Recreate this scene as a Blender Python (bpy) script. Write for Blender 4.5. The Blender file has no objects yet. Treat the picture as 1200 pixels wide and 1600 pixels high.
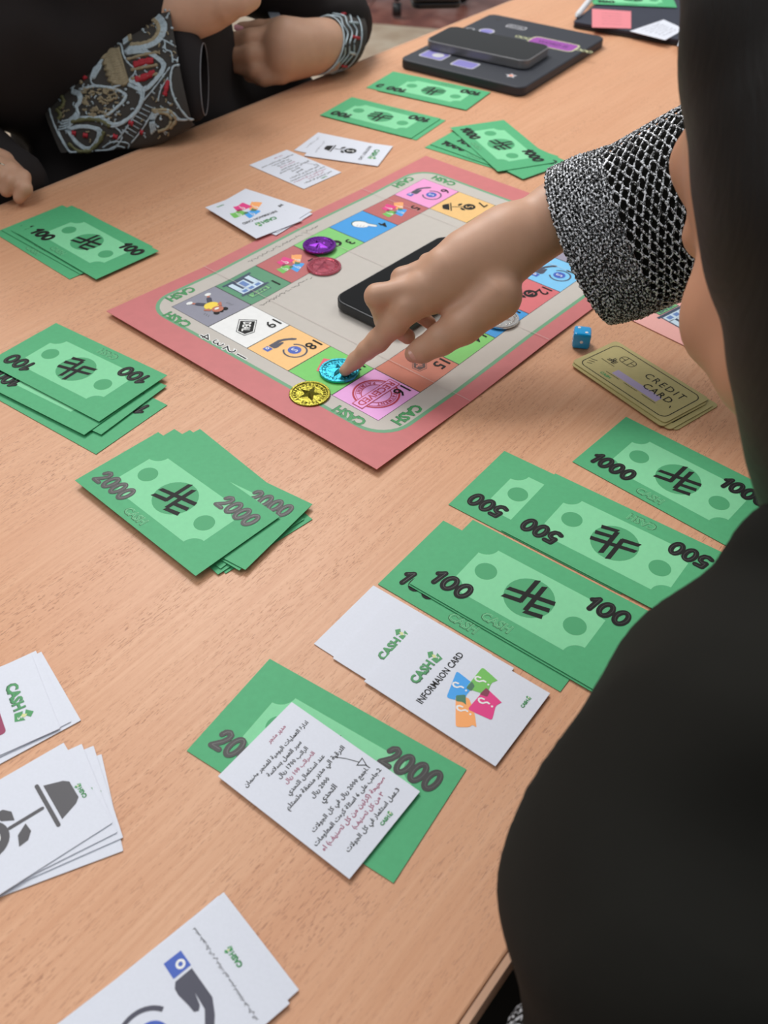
import bpy, bmesh, math, random, unicodedata
import numpy as np
from mathutils import Vector, Matrix
from mathutils.geometry import tessellate_polygon
from mathutils.bvhtree import BVHTree
random.seed(3); rng = np.random.RandomState(5)
SC = bpy.context.scene
COL = bpy.context.collection
PI = math.pi
# ------------------------------------------------------------------ camera
H = 0.4076112
FPX = 1405.012
M = np.array([[0.99993, 0.00824, 0.00843], [0.01179, -0.69936, -0.71467], [0.0, 0.71472, -0.69941]])
CP = np.array([0.0, 0.0, H])
cd = bpy.data.cameras.new('camera'); cam = bpy.data.objects.new('camera', cd); COL.objects.link(cam)
cd.sensor_fit = 'VERTICAL'; cd.sensor_height = 36.0; cd.lens = FPX * 36.0 / 1600.0
cd.clip_start = 0.02; cd.clip_end = 60
cam.matrix_world = Matrix(((M[0][0], -M[1][0], -M[2][0], 0), (M[0][1], -M[1][1], -M[2][1], 0), (M[0][2], -M[1][2], -M[2][2], H), (0, 0, 0, 1)))
cd.dof.use_dof = True; cd.dof.focus_distance = 0.58; cd.dof.aperture_fstop = cd.lens / 3.0
SC.camera = cam
SC.view_settings.view_transform = 'Standard'; SC.view_settings.look = 'None'
SC.view_settings.exposure = -0.07; SC.view_settings.gamma = 1.0
SC.view_settings.use_curve_mapping = False
# ------------------------------------------------------------------ light
w = bpy.data.worlds.new('world'); SC.world = w; w.use_nodes = True
bg = w.node_tree.nodes['Background']; bg.inputs[0].default_value = (0.93, 0.97, 1.0, 1); bg.inputs[1].default_value = 0.40
def area(name, loc, size, power, color, target=(0, 0.6, 0)):
    l = bpy.data.lights.new(name, 'AREA'); l.shape = 'RECTANGLE'; l.size, l.size_y = size
    l.energy = power; l.color = color
    o = bpy.data.objects.new(name, l); COL.objects.link(o); o.location = loc
    o.rotation_euler = (Vector(target) - Vector(loc)).to_track_quat('-Z', 'Y').to_euler()
    return o
area('floor_fill_light', (-0.9, 0.3, 2.0), (1.2, 1.2), 12, (0.96, 0.97, 1.0), (-0.5, 0.4, 0))
area('floor_fill_light', (-0.55, 2.1, 2.0), (0.9, 0.9), 46, (1.0, 0.98, 0.96), (-0.1, 0.9, 0))
area('floor_fill_light', (-1.9, 4.4, 2.0), (1.2, 1.2), 40, (1.0, 0.98, 0.96), (-0.4, 4.2, -.7))  # added fill lamp, there only to brighten the far floor
area('floor_fill_light', (1.3, 1.7, 2.0), (0.9, 0.9), 10, (1.0, 0.98, 0.96), (0.9, 1.4, 0))

# ------------------------------------------------------------------ helpers
def pt(px, py, d):                       # a place in the room, given its distance from the lens
    return CP + np.array([(px - 600) / FPX * d, (py - 800) / FPX * d, d]) @ M
def ptz(px, py, z):
    d = np.array([(px - 600) / FPX, (py - 800) / FPX, 1.0]) @ M
    return CP + d * ((z - H) / d[2])
TD = math.radians(51.35); TC, TS = math.cos(TD), math.sin(TD)
def W(t, n, z):                          # table coordinates: along, across, up
    return np.array([t * TC - n * TS, t * TS + n * TC, z])
def srgb(r, g, b):
    f = lambda c: ((c / 255) / 12.92) if c / 255 <= 0.04045 else (((c / 255) + 0.055) / 1.055) ** 2.4
    return (f(r), f(g), f(b), 1)
MATS = {}
def mat(name, col, rough=0.6, metal=0.0, spec=0.5, sss=0, trans=0, coat=0, sheen=0, bump=0, bscale=400, vary=0, emit=0):
    if name in MATS: return MATS[name]
    m = bpy.data.materials.new(name); m.use_nodes = True; nt = m.node_tree
    p = nt.nodes['Principled BSDF']
    c = srgb(*col)
    p.inputs['Base Color'].default_value = c; p.inputs['Roughness'].default_value = rough
    p.inputs['Metallic'].default_value = metal; p.inputs['Specular IOR Level'].default_value = spec
    if sss:
        p.inputs['Subsurface Weight'].default_value = sss; p.inputs['Subsurface Radius'].default_value = (1, .35, .2); p.inputs['Subsurface Scale'].default_value = .006
    p.inputs['Transmission Weight'].default_value = trans; p.inputs['Coat Weight'].default_value = coat
    if sheen: p.inputs['Sheen Weight'].default_value = sheen; p.inputs['Sheen Roughness'].default_value = .4
    tc = nt.nodes.new('ShaderNodeTexCoord')
    nz = nt.nodes.new('ShaderNodeTexNoise'); nz.inputs['Scale'].default_value = bscale; nz.inputs['Detail'].default_value = 3
    nt.links.new(tc.outputs['Object'], nz.inputs['Vector'])
    if bump:
        b = nt.nodes.new('ShaderNodeBump'); b.inputs['Strength'].default_value = bump; b.inputs['Distance'].default_value = .0005
        nt.links.new(nz.outputs[0], b.inputs['Height']); nt.links.new(b.outputs[0], p.inputs['Normal'])
    if vary:
        mx = nt.nodes.new('ShaderNodeMix'); mx.data_type = 'RGBA'; mx.blend_type = 'MULTIPLY'; mx.inputs[0].default_value = 1
        mr = nt.nodes.new('ShaderNodeMapRange'); mr.inputs[1].default_value = .3; mr.inputs[2].default_value = .7
        mr.inputs[3].default_value = 1 - vary; mr.inputs[4].default_value = 1 + vary * .5
        nt.links.new(nz.outputs[0], mr.inputs[0]); mx.inputs[6].default_value = c; nt.links.new(mr.outputs[0], mx.inputs[7])
        nt.links.new(mx.outputs[2], p.inputs['Base Color'])
    MATS[name] = m; return m
def nodes_of(m): return m.node_tree, m.node_tree.nodes['Principled BSDF']

green = mat('note_green', (76, 172, 116), .62, vary=.05, bscale=260, bump=.15)
green_dark = mat('note_green_print', (70, 163, 108), .62)
lgreen = mat('note_pale_green', (130, 212, 158), .62, vary=.03, bscale=260)
ink = mat('black_ink', (20, 20, 19), .6, spec=.25)
ink2 = mat('grey_ink', (66, 66, 64), .4)
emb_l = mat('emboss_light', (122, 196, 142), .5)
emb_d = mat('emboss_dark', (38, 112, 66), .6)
white = mat('white_card', (219, 222, 232), .55, vary=.02, bscale=700, bump=.1)
white_edge = mat('card_grey', (208, 210, 216), .6)
logo_g = mat('logo_green', (66, 150, 88), .5)
logo_d = mat('logo_dark_green', (30, 96, 56), .5)
logo_l = mat('logo_pale', (214, 218, 150), .5)
pwhite = mat('print_white', (238, 238, 236), .6)
magenta = mat('magenta_ink', (150, 46, 88), .5)
skin = mat('skin', (202, 157, 129), .5, sss=.12, vary=.06, bscale=60, bump=.25)
skin_dk = mat('skin_face', (196, 142, 112), .5, sss=.12, vary=.05, bscale=30, bump=.1)
nailm = mat('nail', (214, 158, 140), .3, coat=.3)
blk = mat('black_cloth', (27, 26, 22), .9, spec=.2, vary=.15, bscale=14, bump=.2)
blk2 = mat('black_cloth_far', (42, 38, 38), .9, spec=.2, vary=.12, bscale=12, bump=.2)
silver = mat('silver_thread', (186, 202, 210), .4, .3, bump=.6, bscale=1500, vary=.5)
gold = mat('gold_thread', (166, 152, 122), .5, .25, bump=.8, bscale=1500, vary=.5)
olive = mat('olive_thread', (104, 104, 66), .6, bump=.6, bscale=1200, vary=.4)
redt = mat('red_thread', (178, 34, 50), .6, bump=.6, bscale=1500, vary=.3)
drk = mat('dark_plastic', (30, 30, 33), .35)

def tag(o, label=None, cat=None, group=None, kind=None):
    if label: o['label'] = label
    if cat: o['category'] = cat
    if group: o['group'] = group
    if kind: o['kind'] = kind
    return o
def link(o, parent=None):
    COL.objects.link(o)
    if parent is not None: o.parent = parent
    return o
def empty(name, loc=(0, 0, 0), rz=0):
    o = bpy.data.objects.new(name, None); o.location = loc; o.rotation_euler = (0, 0, rz); o.empty_display_size = .02
    return link(o)
def mesh_obj(name, verts, faces, mats, parent=None, smooth=False, midx=None):
    me = bpy.data.meshes.new(name); me.from_pydata([tuple(map(float, v)) for v in verts], [], [tuple(map(int, f)) for f in faces])
    for m in (mats if isinstance(mats, (list, tuple)) else [mats]): me.materials.append(m)
    if midx is not None: me.polygons.foreach_set('material_index', np.array(midx, dtype=np.int32))
    if smooth: me.polygons.foreach_set('use_smooth', [True] * len(me.polygons))
    me.update()
    return link(bpy.data.objects.new(name, me), parent)
def bm_obj(name, bm, mats, parent=None, smooth=False):
    me = bpy.data.meshes.new(name); bm.to_mesh(me); bm.free()
    for m in (mats if isinstance(mats, (list, tuple)) else [mats]): me.materials.append(m)
    if smooth: me.polygons.foreach_set('use_smooth', [True] * len(me.polygons))
    return link(bpy.data.objects.new(name, me), parent)
def copy_tree(o, parent=None):
    c = o.copy(); COL.objects.link(c); c.parent = parent
    for ch in o.children: copy_tree(ch, c)
    return c
def rrect(w_, h_, r, n=6, corners=(1, 1, 1, 1)):
    P = []
    for k, (sx, sy) in enumerate(((1, 1), (-1, 1), (-1, -1), (1, -1))):
        if not corners[k] or r <= 0: P.append((sx * w_ / 2, sy * h_ / 2)); continue
        for i in range(n + 1):
            a = k * PI / 2 + i * PI / 2 / n
            P.append((sx * (w_ / 2 - r) + r * math.cos(a), sy * (h_ / 2 - r) + r * math.sin(a)))
    return P
def slab(name, outline, z0, z1, mats, parent=None, bev=0, seg=2):
    bm = bmesh.new(); vs = [bm.verts.new((x, y, z0)) for x, y in outline]
    f = bm.faces.new(vs)
    if f.normal.z > 0: f.normal_flip()
    r = bmesh.ops.extrude_face_region(bm, geom=[f]); nv = [g for g in r['geom'] if isinstance(g, bmesh.types.BMVert)]
    for v in nv: v.co.z = z1
    bmesh.ops.recalc_face_normals(bm, faces=bm.faces[:])
    if bev:
        es = [e for e in bm.edges if abs(e.verts[0].co.z - e.verts[1].co.z) < 1e-7]
        bmesh.ops.bevel(bm, geom=es, offset=bev, segments=seg, affect='EDGES', profile=.5)
    return bm_obj(name, bm, mats, parent)
# flat print ---------------------------------------------------------------
TXT = {}
def shape_ar(s):
    if not shape_ar.T:
        names = {'isolated': 0, 'final': 1, 'initial': 2, 'medial': 3}
        for cp in range(0xFE80, 0xFEFD):
            d = unicodedata.decomposition(chr(cp))
            if not d: continue
            k, *rest = d.split(); base = ''.join(chr(int(x, 16)) for x in rest)
            shape_ar.T.setdefault(base, {})[names[k[1:-1]]] = chr(cp)
    T = shape_ar.T; out = []; i = 0
    toks = []
    while i < len(s):
        if s[i:i + 2] in T and s[i] == '\u0644': toks.append(s[i:i + 2]); i += 2
        else: toks.append(s[i]); i += 1
    for k, t in enumerate(toks):
        if t not in T: out.append(t); continue
        prev = k > 0 and toks[k - 1] in T and 2 in T[toks[k - 1]]
        nxt = k + 1 < len(toks) and toks[k + 1] in T and (1 in T[toks[k + 1]]) and 2 in T[t]
        f = 3 if prev and nxt else 1 if prev else 2 if nxt else 0
        out.append(T[t].get(f, T[t].get(0)))
    # visual order: reverse, but keep runs of digits
    res = []; k = 0; out = out[::-1]
    while k < len(out):
        if out[k].isdigit() or out[k] == '.':
            j = k
            while j < len(out) and (out[j].isdigit()): j += 1
            if j == k: res.append(out[k]); k += 1; continue
            res += out[k:j][::-1]; k = j
        else:
            res.append({'(': ')', ')': '('}.get(out[k], out[k])); k += 1
    return ''.join(res)
shape_ar.T = {}
def text_tris(body, offset=0, shear=0, res=2, space=1.0):
    key = (body, offset, shear, res, space)
    if key in TXT: return TXT[key]
    c = bpy.data.curves.new('t', 'FONT'); c.body = body; c.offset = offset; c.shear = shear; c.resolution_u = res; c.space_character = space
    o = bpy.data.objects.new('t', c); COL.objects.link(o)
    dg = bpy.context.evaluated_depsgraph_get(); me = bpy.data.meshes.new_from_object(o.evaluated_get(dg))
    v = np.array([x.co[:2] for x in me.vertices]).reshape(-1, 2); f = [tuple(p.vertices) for p in me.polygons]
    bpy.data.objects.remove(o); bpy.data.curves.remove(c); bpy.data.meshes.remove(me)
    if len(v):
        lo, hi = v.min(0), v.max(0); v = v - (lo + hi) / 2
        TXT[key] = (v, f, hi - lo)
    else: TXT[key] = (v, f, np.array([1., 1.]))
    return TXT[key]
class Art:
    def __init__(s): s.v = []; s.f = []; s.mi = []; s.mats = []; s.T = (0, 0, 0, 1); s.base = 0
    def at(s, x=0, y=0, rot=0, sc=1): s.T = (x, y, rot, sc); return s
    def add(s, pts, faces, m, layer=1):
        if m not in s.mats: s.mats.append(m)
        x0, y0, r, sc = s.T; c, n = math.cos(r) * sc, math.sin(r) * sc
        b = len(s.v)
        for x, y in pts: s.v.append((x0 + c * x - n * y, y0 + n * x + c * y, (layer + s.base) * 3.5e-5))
        for f in faces: s.f.append([b + i for i in f]); s.mi.append(s.mats.index(m))
        return s
    def poly(s, outer, m, layer=1, holes=()):
        rings = [outer, *holes]
        tris = tessellate_polygon([[Vector((x, y, 0)) for x, y in r] for r in rings])
        pts = [p for r in rings for p in r]
        ft = []
        for t in tris:
            a, b, c = (pts[i] for i in t)
            ar = (b[0] - a[0]) * (c[1] - a[1]) - (b[1] - a[1]) * (c[0] - a[0])
            ft.append(t if ar > 0 else t[::-1])
        return s.add(pts, ft, m, layer)
    def disc(s, x, y, r, m, layer=1, n=28, ry=None):
        return s.add([(x + r * math.cos(2 * PI * i / n), y + (ry or r) * math.sin(2 * PI * i / n)) for i in range(n)], [list(range(n))], m, layer)
    def ring(s, x, y, r0, r1, m, layer=1, a0=0, a1=2 * PI, n=36):
        P = []; 
        for i in range(n + 1):
            a = a0 + (a1 - a0) * i / n
            P += [(x + r0 * math.cos(a), y + r0 * math.sin(a)), (x + r1 * math.cos(a), y + r1 * math.sin(a))]
        return s.add(P, [(2 * i, 2 * i + 1, 2 * i + 3, 2 * i + 2) for i in range(n)], m, layer)
    def rect(s, x, y, w_, h_, m, layer=1, r=0): return s.poly([(x + a, y + b) for a, b in rrect(w_, h_, r, 4)], m, layer)
    def line(s, P, w_, m, layer=1, cap=True):
        k = 0                                   # pieces a hair apart, so that no two lie in one plane
        for (a, b) in zip(P, P[1:]):
            d = math.hypot(b[0] - a[0], b[1] - a[1]) or 1e-9; nx, ny = -(b[1] - a[1]) / d * w_ / 2, (b[0] - a[0]) / d * w_ / 2
            s.add([(a[0] + nx, a[1] + ny), (a[0] - nx, a[1] - ny), (b[0] - nx, b[1] - ny), (b[0] + nx, b[1] + ny)], [(0, 1, 2, 3)], m, layer + .03 * (k % 28)); k += 1
        if cap:
            for p in P: s.disc(p[0], p[1], w_ / 2, m, layer + .03 * (k % 28), 10); k += 1
        return s
    def text(s, body, x, y, h=None, w_=None, m=None, layer=2, rot=0, offset=0, shear=0, res=2, space=1.0):
        v, f, sz = text_tris(body, offset, shear, res, space)
        if not len(v): return s
        ky = h / sz[1] if h else w_ / sz[0]; kx = w_ / sz[0] if w_ else ky
        c, n = math.cos(rot), math.sin(rot); v = v * (kx, ky)
        return s.add([(x + c * a - n * b, y + n * a + c * b) for a, b in v], f, m or ink, layer)
    def build(s, name, parent=None, z=0, fold=None):
        if fold is None:
            return mesh_obj(name, [(a, b, c + z) for a, b, c in s.v], s.f, s.mats, parent, midx=s.mi)
        bm = bmesh.new(); vs = [bm.verts.new((a, b, c + z)) for a, b, c in s.v]
        for f, k in zip(s.f, s.mi):
            try: bm.faces.new([vs[i] for i in f]).material_index = k
            except ValueError: pass
        for x in (-.105, 0, .105):
            bmesh.ops.bisect_plane(bm, geom=bm.verts[:] + bm.edges[:] + bm.faces[:], plane_co=(x, 0, 0), plane_no=(1, 0, 0))
        for v in bm.verts: v.co.z += fold(v.co.x)
        return bm_obj(name, bm, s.mats, parent)
# signed-distance modelling of soft bodies ----------------------------------
def smin(a, b, k):
    if k <= 0: return np.minimum(a, b)
    h = np.maximum(k - np.abs(a - b), 0) / k
    return np.minimum(a, b) - h * h * k * .25
def sdf_mesh(groups, vox, lo=None, hi=None, clip=None, post=None):
    """groups: list of (k_join, [prims]); prim = ('c',a,b,ra,rb,k) or ('e',centre,radii,R,k); op '-' groups subtract"""
    pts = []
    for g in groups:
        for p in g[1]:
            if p[0] == 'c': pts += [np.array(p[1]) - p[3], np.array(p[1]) + p[3], np.array(p[2]) - p[4], np.array(p[2]) + p[4]]
            else: m_ = max(p[2]); pts += [np.array(p[1]) - m_, np.array(p[1]) + m_]
    pts = np.array(pts); lo_ = pts.min(0) - 3 * vox if lo is None else np.array(lo); hi_ = pts.max(0) + 3 * vox if hi is None else np.array(hi)
    n = np.ceil((hi_ - lo_) / vox).astype(int) + 1
    ax = [lo_[i] + vox * np.arange(n[i]) for i in range(3)]
    F = np.full(n, 1.0, dtype=np.float32); big = 1.0
    def prim(p, X, Y, Z):
        if p[0] == 'c':
            a, b = np.array(p[1]), np.array(p[2]); d = b - a; L = max(d @ d, 1e-12)
            t = np.clip(((X - a[0]) * d[0] + (Y - a[1]) * d[1] + (Z - a[2]) * d[2]) / L, 0, 1)
            return np.sqrt((X - a[0] - t * d[0]) ** 2 + (Y - a[1] - t * d[1]) ** 2 + (Z - a[2] - t * d[2]) ** 2) - (p[3] + (p[4] - p[3]) * t)
        c, r, R_ = np.array(p[1]), np.array(p[2]), np.array(p[3])
        q = [(X - c[0]) * R_[i][0] + (Y - c[1]) * R_[i][1] + (Z - c[2]) * R_[i][2] for i in range(3)]
        k0 = np.sqrt(sum((q[i] / r[i]) ** 2 for i in range(3))); k1 = np.sqrt(sum((q[i] / r[i] ** 2) ** 2 for i in range(3))) + 1e-9
        return k0 * (k0 - 1) / k1
    for g in groups:
        kj, prims = g[0], g[1]; sub = len(g) > 2
        G = np.full(n, 1.0, dtype=np.float32)
        for p in prims:
            k = p[-1]; mg = max(3 * k, 4 * vox) + .004 + 2 * kj
            if p[0] == 'c': b0 = np.minimum(np.array(p[1]) - p[3], np.array(p[2]) - p[4]) - mg; b1 = np.maximum(np.array(p[1]) + p[3], np.array(p[2]) + p[4]) + mg
            else: b0 = np.array(p[1]) - max(p[2]) - mg; b1 = np.array(p[1]) + max(p[2]) + mg
            i0 = np.clip(((b0 - lo_) / vox).astype(int), 0, n - 1); i1 = np.clip(((b1 - lo_) / vox).astype(int) + 2, 1, n)
            sl = tuple(slice(i0[i], i1[i]) for i in range(3))
            X, Y, Z_ = ax[0][sl[0], None, None], ax[1][None, sl[1], None], ax[2][None, None, sl[2]]
            G[sl] = smin(G[sl], prim(p, X, Y, Z_).astype(np.float32), k)
        F = np.maximum(F, -G) if sub else smin(F, G, kj)
    X, Y, Z_ = ax[0][:, None, None], ax[1][None, :, None], ax[2][None, None, :]
    if post is not None: F = post(F, X, Y, Z_).astype(np.float32)
    if clip is not None: F = np.maximum(F, (clip - Z_).astype(np.float32))
    F[0] = F[-1] = 1; F[:, 0] = F[:, -1] = 1; F[:, :, 0] = F[:, :, -1] = 1
    S = F < 0
    acc = np.zeros(tuple(n - 1) + (3,), np.float32); cnt = np.zeros(tuple(n - 1), np.float32)
    cor = [(i, j, k) for i in (0, 1) for j in (0, 1) for k in (0, 1)]
    def sub_(A, c): return A[c[0]:n[0] - 1 + c[0], c[1]:n[1] - 1 + c[1], c[2]:n[2] - 1 + c[2]]
    for a in cor:
        for axis in range(3):
            if a[axis]: continue
            b = list(a); b[axis] = 1; b = tuple(b)
            fa, fb = sub_(F, a), sub_(F, b); m_ = (fa < 0) != (fb < 0)
            idx = np.nonzero(m_); t = fa[idx] / (fa[idx] - fb[idx])
            for d in range(3):
                acc[idx + (np.full(len(t), d),)] += a[d] + (t if d == axis else 0)
            cnt[idx] += 1
    cells = np.nonzero(cnt > 0); vid = np.full(tuple(n - 1), -1, np.int64); vid[cells] = np.arange(len(cells[0]))
    V = (np.stack(cells, 1) + acc[cells] / cnt[cells][:, None]) * vox + lo_
    Q = []
    for axis in range(3):
        sl0 = [slice(1, n[i] - 1) for i in range(3)]; sl1 = list(sl0); sl0[axis] = slice(0, n[axis] - 1); sl1[axis] = slice(1, n[axis])
        s0, s1 = S[tuple(sl0)], S[tuple(sl1)]; idx = np.nonzero(s0 != s1)
        base = np.stack(idx, 1) + np.array([0 if i == axis else 1 for i in range(3)])
        u, v = [(1, 2), (2, 0), (0, 1)][axis]; e = np.eye(3, dtype=int)
        q = [vid[tuple((base - du * e[u] - dv * e[v]).T)] for du, dv in ((1, 1), (0, 1), (0, 0), (1, 0))]
        q = np.stack(q, 1); fl = ~s0[idx]; q[fl] = q[fl][:, ::-1]; Q.append(q)
    return V, np.concatenate(Q)
def soft(name, groups, vox, m, parent=None, **kw):
    V, Q = sdf_mesh(groups, vox, **kw)
    me = bpy.data.meshes.new(name); me.from_pydata(V.tolist(), [], Q.tolist()); me.materials.append(m)
    me.polygons.foreach_set('use_smooth', [True] * len(me.polygons)); me.update()
    return link(bpy.data.objects.new(name, me), parent)
def pj(px, py, d, rpx):                  # joint: place and radius
    return pt(px, py, d), rpx * d / FPX
def chain(js, k):                        # joints -> tapered capsules
    return [('c', a[0], b[0], a[1], b[1], k) for a, b in zip(js, js[1:])]
def tube(P, r, n=6, closed=False):
    P = [np.array(p, float) for p in P]; V = []; Fc = []; N = len(P)
    for i in range(N):
        if closed: d = P[(i + 1) % N] - P[i - 1]
        else: d = P[min(i + 1, N - 1)] - P[max(i - 1, 0)]
        d = d / (np.linalg.norm(d) + 1e-12); a = np.cross(d, (0.13, .31, .94)); a /= np.linalg.norm(a) + 1e-12; b = np.cross(d, a)
        rr = r[i] if hasattr(r, '__len__') else r
        for k in range(n): V.append(P[i] + rr * (math.cos(2 * PI * k / n) * a + math.sin(2 * PI * k / n) * b))
    for i in range(N if closed else N - 1):
        j = (i + 1) % N
        for k in range(n): Fc.append((i * n + k, i * n + (k + 1) % n, j * n + (k + 1) % n, j * n + k))
    if not closed: Fc += [tuple(range(n))[::-1], tuple((N - 1) * n + k for k in range(n))]
    return V, Fc
class MB:
    def __init__(s): s.v = []; s.f = []; s.m = []
    def add(s, vf, m=0):
        b = len(s.v); s.v += list(vf[0]); s.f += [tuple(b + i for i in f) for f in vf[1]]; s.m += [m] * len(vf[1]); return s
    def build(s, name, mats, parent=None, smooth=True): return mesh_obj(name, s.v, s.f, mats, parent, smooth, s.m)

# ------------------------------------------------------------------ floor
def granite(name, c1, c2, c3):
    m = mat(name, c1, .35); nt, p = nodes_of(m)
    tc = nt.nodes.new('ShaderNodeTexCoord'); n1 = nt.nodes.new('ShaderNodeTexNoise'); n1.inputs['Scale'].default_value = 9; n1.inputs['Detail'].default_value = 8
    r = nt.nodes.new('ShaderNodeValToRGB'); r.color_ramp.elements[0].position = .38; r.color_ramp.elements[0].color = srgb(*c2)
    r.color_ramp.elements[1].position = .62; r.color_ramp.elements[1].color = srgb(*c3); e = r.color_ramp.elements.new(.5); e.color = srgb(*c1)
    nt.links.new(tc.outputs['Object'], n1.inputs['Vector']); nt.links.new(n1.outputs[0], r.inputs[0]); nt.links.new(r.outputs[0], p.inputs['Base Color'])
    return m
gr_red = granite('red_granite', (146, 88, 74), (120, 66, 56), (160, 110, 98))
gr_cream = granite('cream_tile', (196, 176, 152), (186, 164, 140), (206, 190, 168))
FZ = -.74
fl = mesh_obj('floor', [(-4, -2, FZ), (5, -2, FZ), (5, 8, FZ), (-4, 8, FZ)], [(0, 1, 2, 3)], mat('grout', (150, 134, 118), .8)); tag(fl, kind='structure')
fa, fb = ptz(557, 37, FZ), ptz(653, 45, FZ)
ang = math.atan2(fb[1] - fa[1], fb[0] - fa[0])
floor_w = empty('floor_tiles', (fa[0], fa[1], FZ), ang); tag(floor_w, kind='structure')
TS_ = .6; tile_red = tile_cream = None
for j in range(-5, 5):
    for i in range(-6, 7):
        red = j >= 0 and not (j == 1 and i % 4 == 2)
        nm = slab('tile', rrect(TS_ - .004, TS_ - .004, 0), .001, .006, gr_red if red else gr_cream, floor_w) if (tile_red if red else tile_cream) is None else None
        if nm is None:
            nm = (tile_red if red else tile_cream).copy(); COL.objects.link(nm)
        elif red: tile_red = nm
        else: tile_cream = nm
        nm.location = ((i + .5) * TS_, (j + .5) * TS_, 0)

# ------------------------------------------------------------------ table
def wood():
    m = mat('beech_laminate', (224, 170, 134), .42); nt, p = nodes_of(m); N = nt.nodes; Lk = nt.links
    p.inputs['Specular IOR Level'].default_value = .35
    tc = N.new('ShaderNodeTexCoord')
    def noise(sx, sy, det, off=0, scale=1):
        mp = N.new('ShaderNodeMapping'); mp.inputs['Scale'].default_value = (sx, sy, 60); mp.inputs['Location'].default_value = (off, off * .7, 0)
        n = N.new('ShaderNodeTexNoise'); n.inputs['Scale'].default_value = scale; n.inputs['Detail'].default_value = det
        Lk.new(tc.outputs['Object'], mp.inputs[0]); Lk.new(mp.outputs[0], n.inputs['Vector']); return n.outputs[0]
    def ramp(src, a, b, lo, hi):
        r = N.new('ShaderNodeMapRange'); r.inputs[1].default_value = a; r.inputs[2].default_value = b; r.inputs[3].default_value = lo; r.inputs[4].default_value = hi
        Lk.new(src, r.inputs[0]); return r.outputs[0]
    fine = ramp(noise(14, 420, 4), .3, .7, .0, 1)
    broad = ramp(noise(1.6, 16, 3, 3), .3, .7, 0, 1)
    fleck = ramp(noise(250, 1900, 1.0, 7), .60, .68, 0, 1)
    fmask = ramp(noise(9, 50, 2, 11), .38, .62, .25, 1)
    r1 = N.new('ShaderNodeMix'); r1.data_type = 'RGBA'; r1.inputs[6].default_value = srgb(210, 156, 119); r1.inputs[7].default_value = srgb(222, 172, 136); Lk.new(fine, r1.inputs[0])
    r2 = N.new('ShaderNodeMix'); r2.data_type = 'RGBA'; r2.inputs[7].default_value = srgb(208, 150, 114); Lk.new(r1.outputs[2], r2.inputs[6])
    ml = N.new('ShaderNodeMath'); ml.operation = 'MULTIPLY'; ml.inputs[1].default_value = .55; Lk.new(broad, ml.inputs[0]); Lk.new(ml.outputs[0], r2.inputs[0])
    r3 = N.new('ShaderNodeMix'); r3.data_type = 'RGBA'; r3.inputs[7].default_value = srgb(150, 98, 72); Lk.new(r2.outputs[2], r3.inputs[6])
    m2 = N.new('ShaderNodeMath'); m2.operation = 'MULTIPLY'; Lk.new(fleck, m2.inputs[0]); Lk.new(fmask, m2.inputs[1]); 
    m3 = N.new('ShaderNodeMath'); m3.operation = 'MULTIPLY'; m3.inputs[1].default_value = .62; Lk.new(m2.outputs[0], m3.inputs[0]); Lk.new(m3.outputs[0], r3.inputs[0])
    Lk.new(r3.outputs[2], p.inputs['Base Color'])
    b = N.new('ShaderNodeBump'); b.inputs['Strength'].default_value = .25; b.inputs['Distance'].default_value = -.0003; Lk.new(m2.outputs[0], b.inputs['Height']); Lk.new(b.outputs[0], p.inputs['Normal'])
    return m
NEAR, FAR, T0, T1 = .0475, .8235, -.40, 2.5
table = empty('meeting_table', (0, 0, -.74), TD)
tag(table, 'long beech-laminate table with flecked grain under the board game', 'table')
tw = T1 - T0; th = FAR - NEAR
top = slab('tabletop', [(x + (T0 + T1) / 2, y + (NEAR + FAR) / 2) for x, y in rrect(tw, th, .004, 2)], .715, .74, wood(), table, .0012)
bandm = mat('edge_band', (202, 158, 128), .5, vary=.1, bscale=40)
seam = mat('edge_seam', (60, 44, 38), .8)
bd = empty('edge_band'); bd.parent = table
def boxm(x0, x1, y0, y1, z0, z1): 
    V = [(x, y, z) for x in (x0, x1) for y in (y0, y1) for z in (z0, z1)]
    return V, [(0, 1, 3, 2), (4, 6, 7, 5), (0, 4, 5, 1), (2, 3, 7, 6), (0, 2, 6, 4), (1, 5, 7, 3)]
for nm, y0, y1 in (('near', NEAR - .0035, NEAR - .0004), ('far', FAR + .0004, FAR + .0035)):
    mb = MB(); mb.add(boxm(T0, T1, y0, y1, .716, .7395)); mb.add(boxm(T0, T1, min(max(y0, NEAR - .0004), FAR), min(max(y1, NEAR), FAR + .0004), .7155, .7385), 1)
    mb.build('edge_strip', [bandm, seam], bd, False)
legm = mat('table_leg_metal', (70, 70, 72), .4, .6)
for x in (T0 + .15, (T0 + T1) / 2, T1 - .15):
    for y in (NEAR + .12, FAR - .12):
        o = slab('leg', rrect(.045, .045, .006), 0.007, .715, legm, table); o.location = (x, y, 0)
o = slab('frame_rail', rrect(tw - .3, .03, 0), .68, .715, legm, table); o.location = ((T0 + T1) / 2, (NEAR + FAR) / 2, 0)

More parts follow.
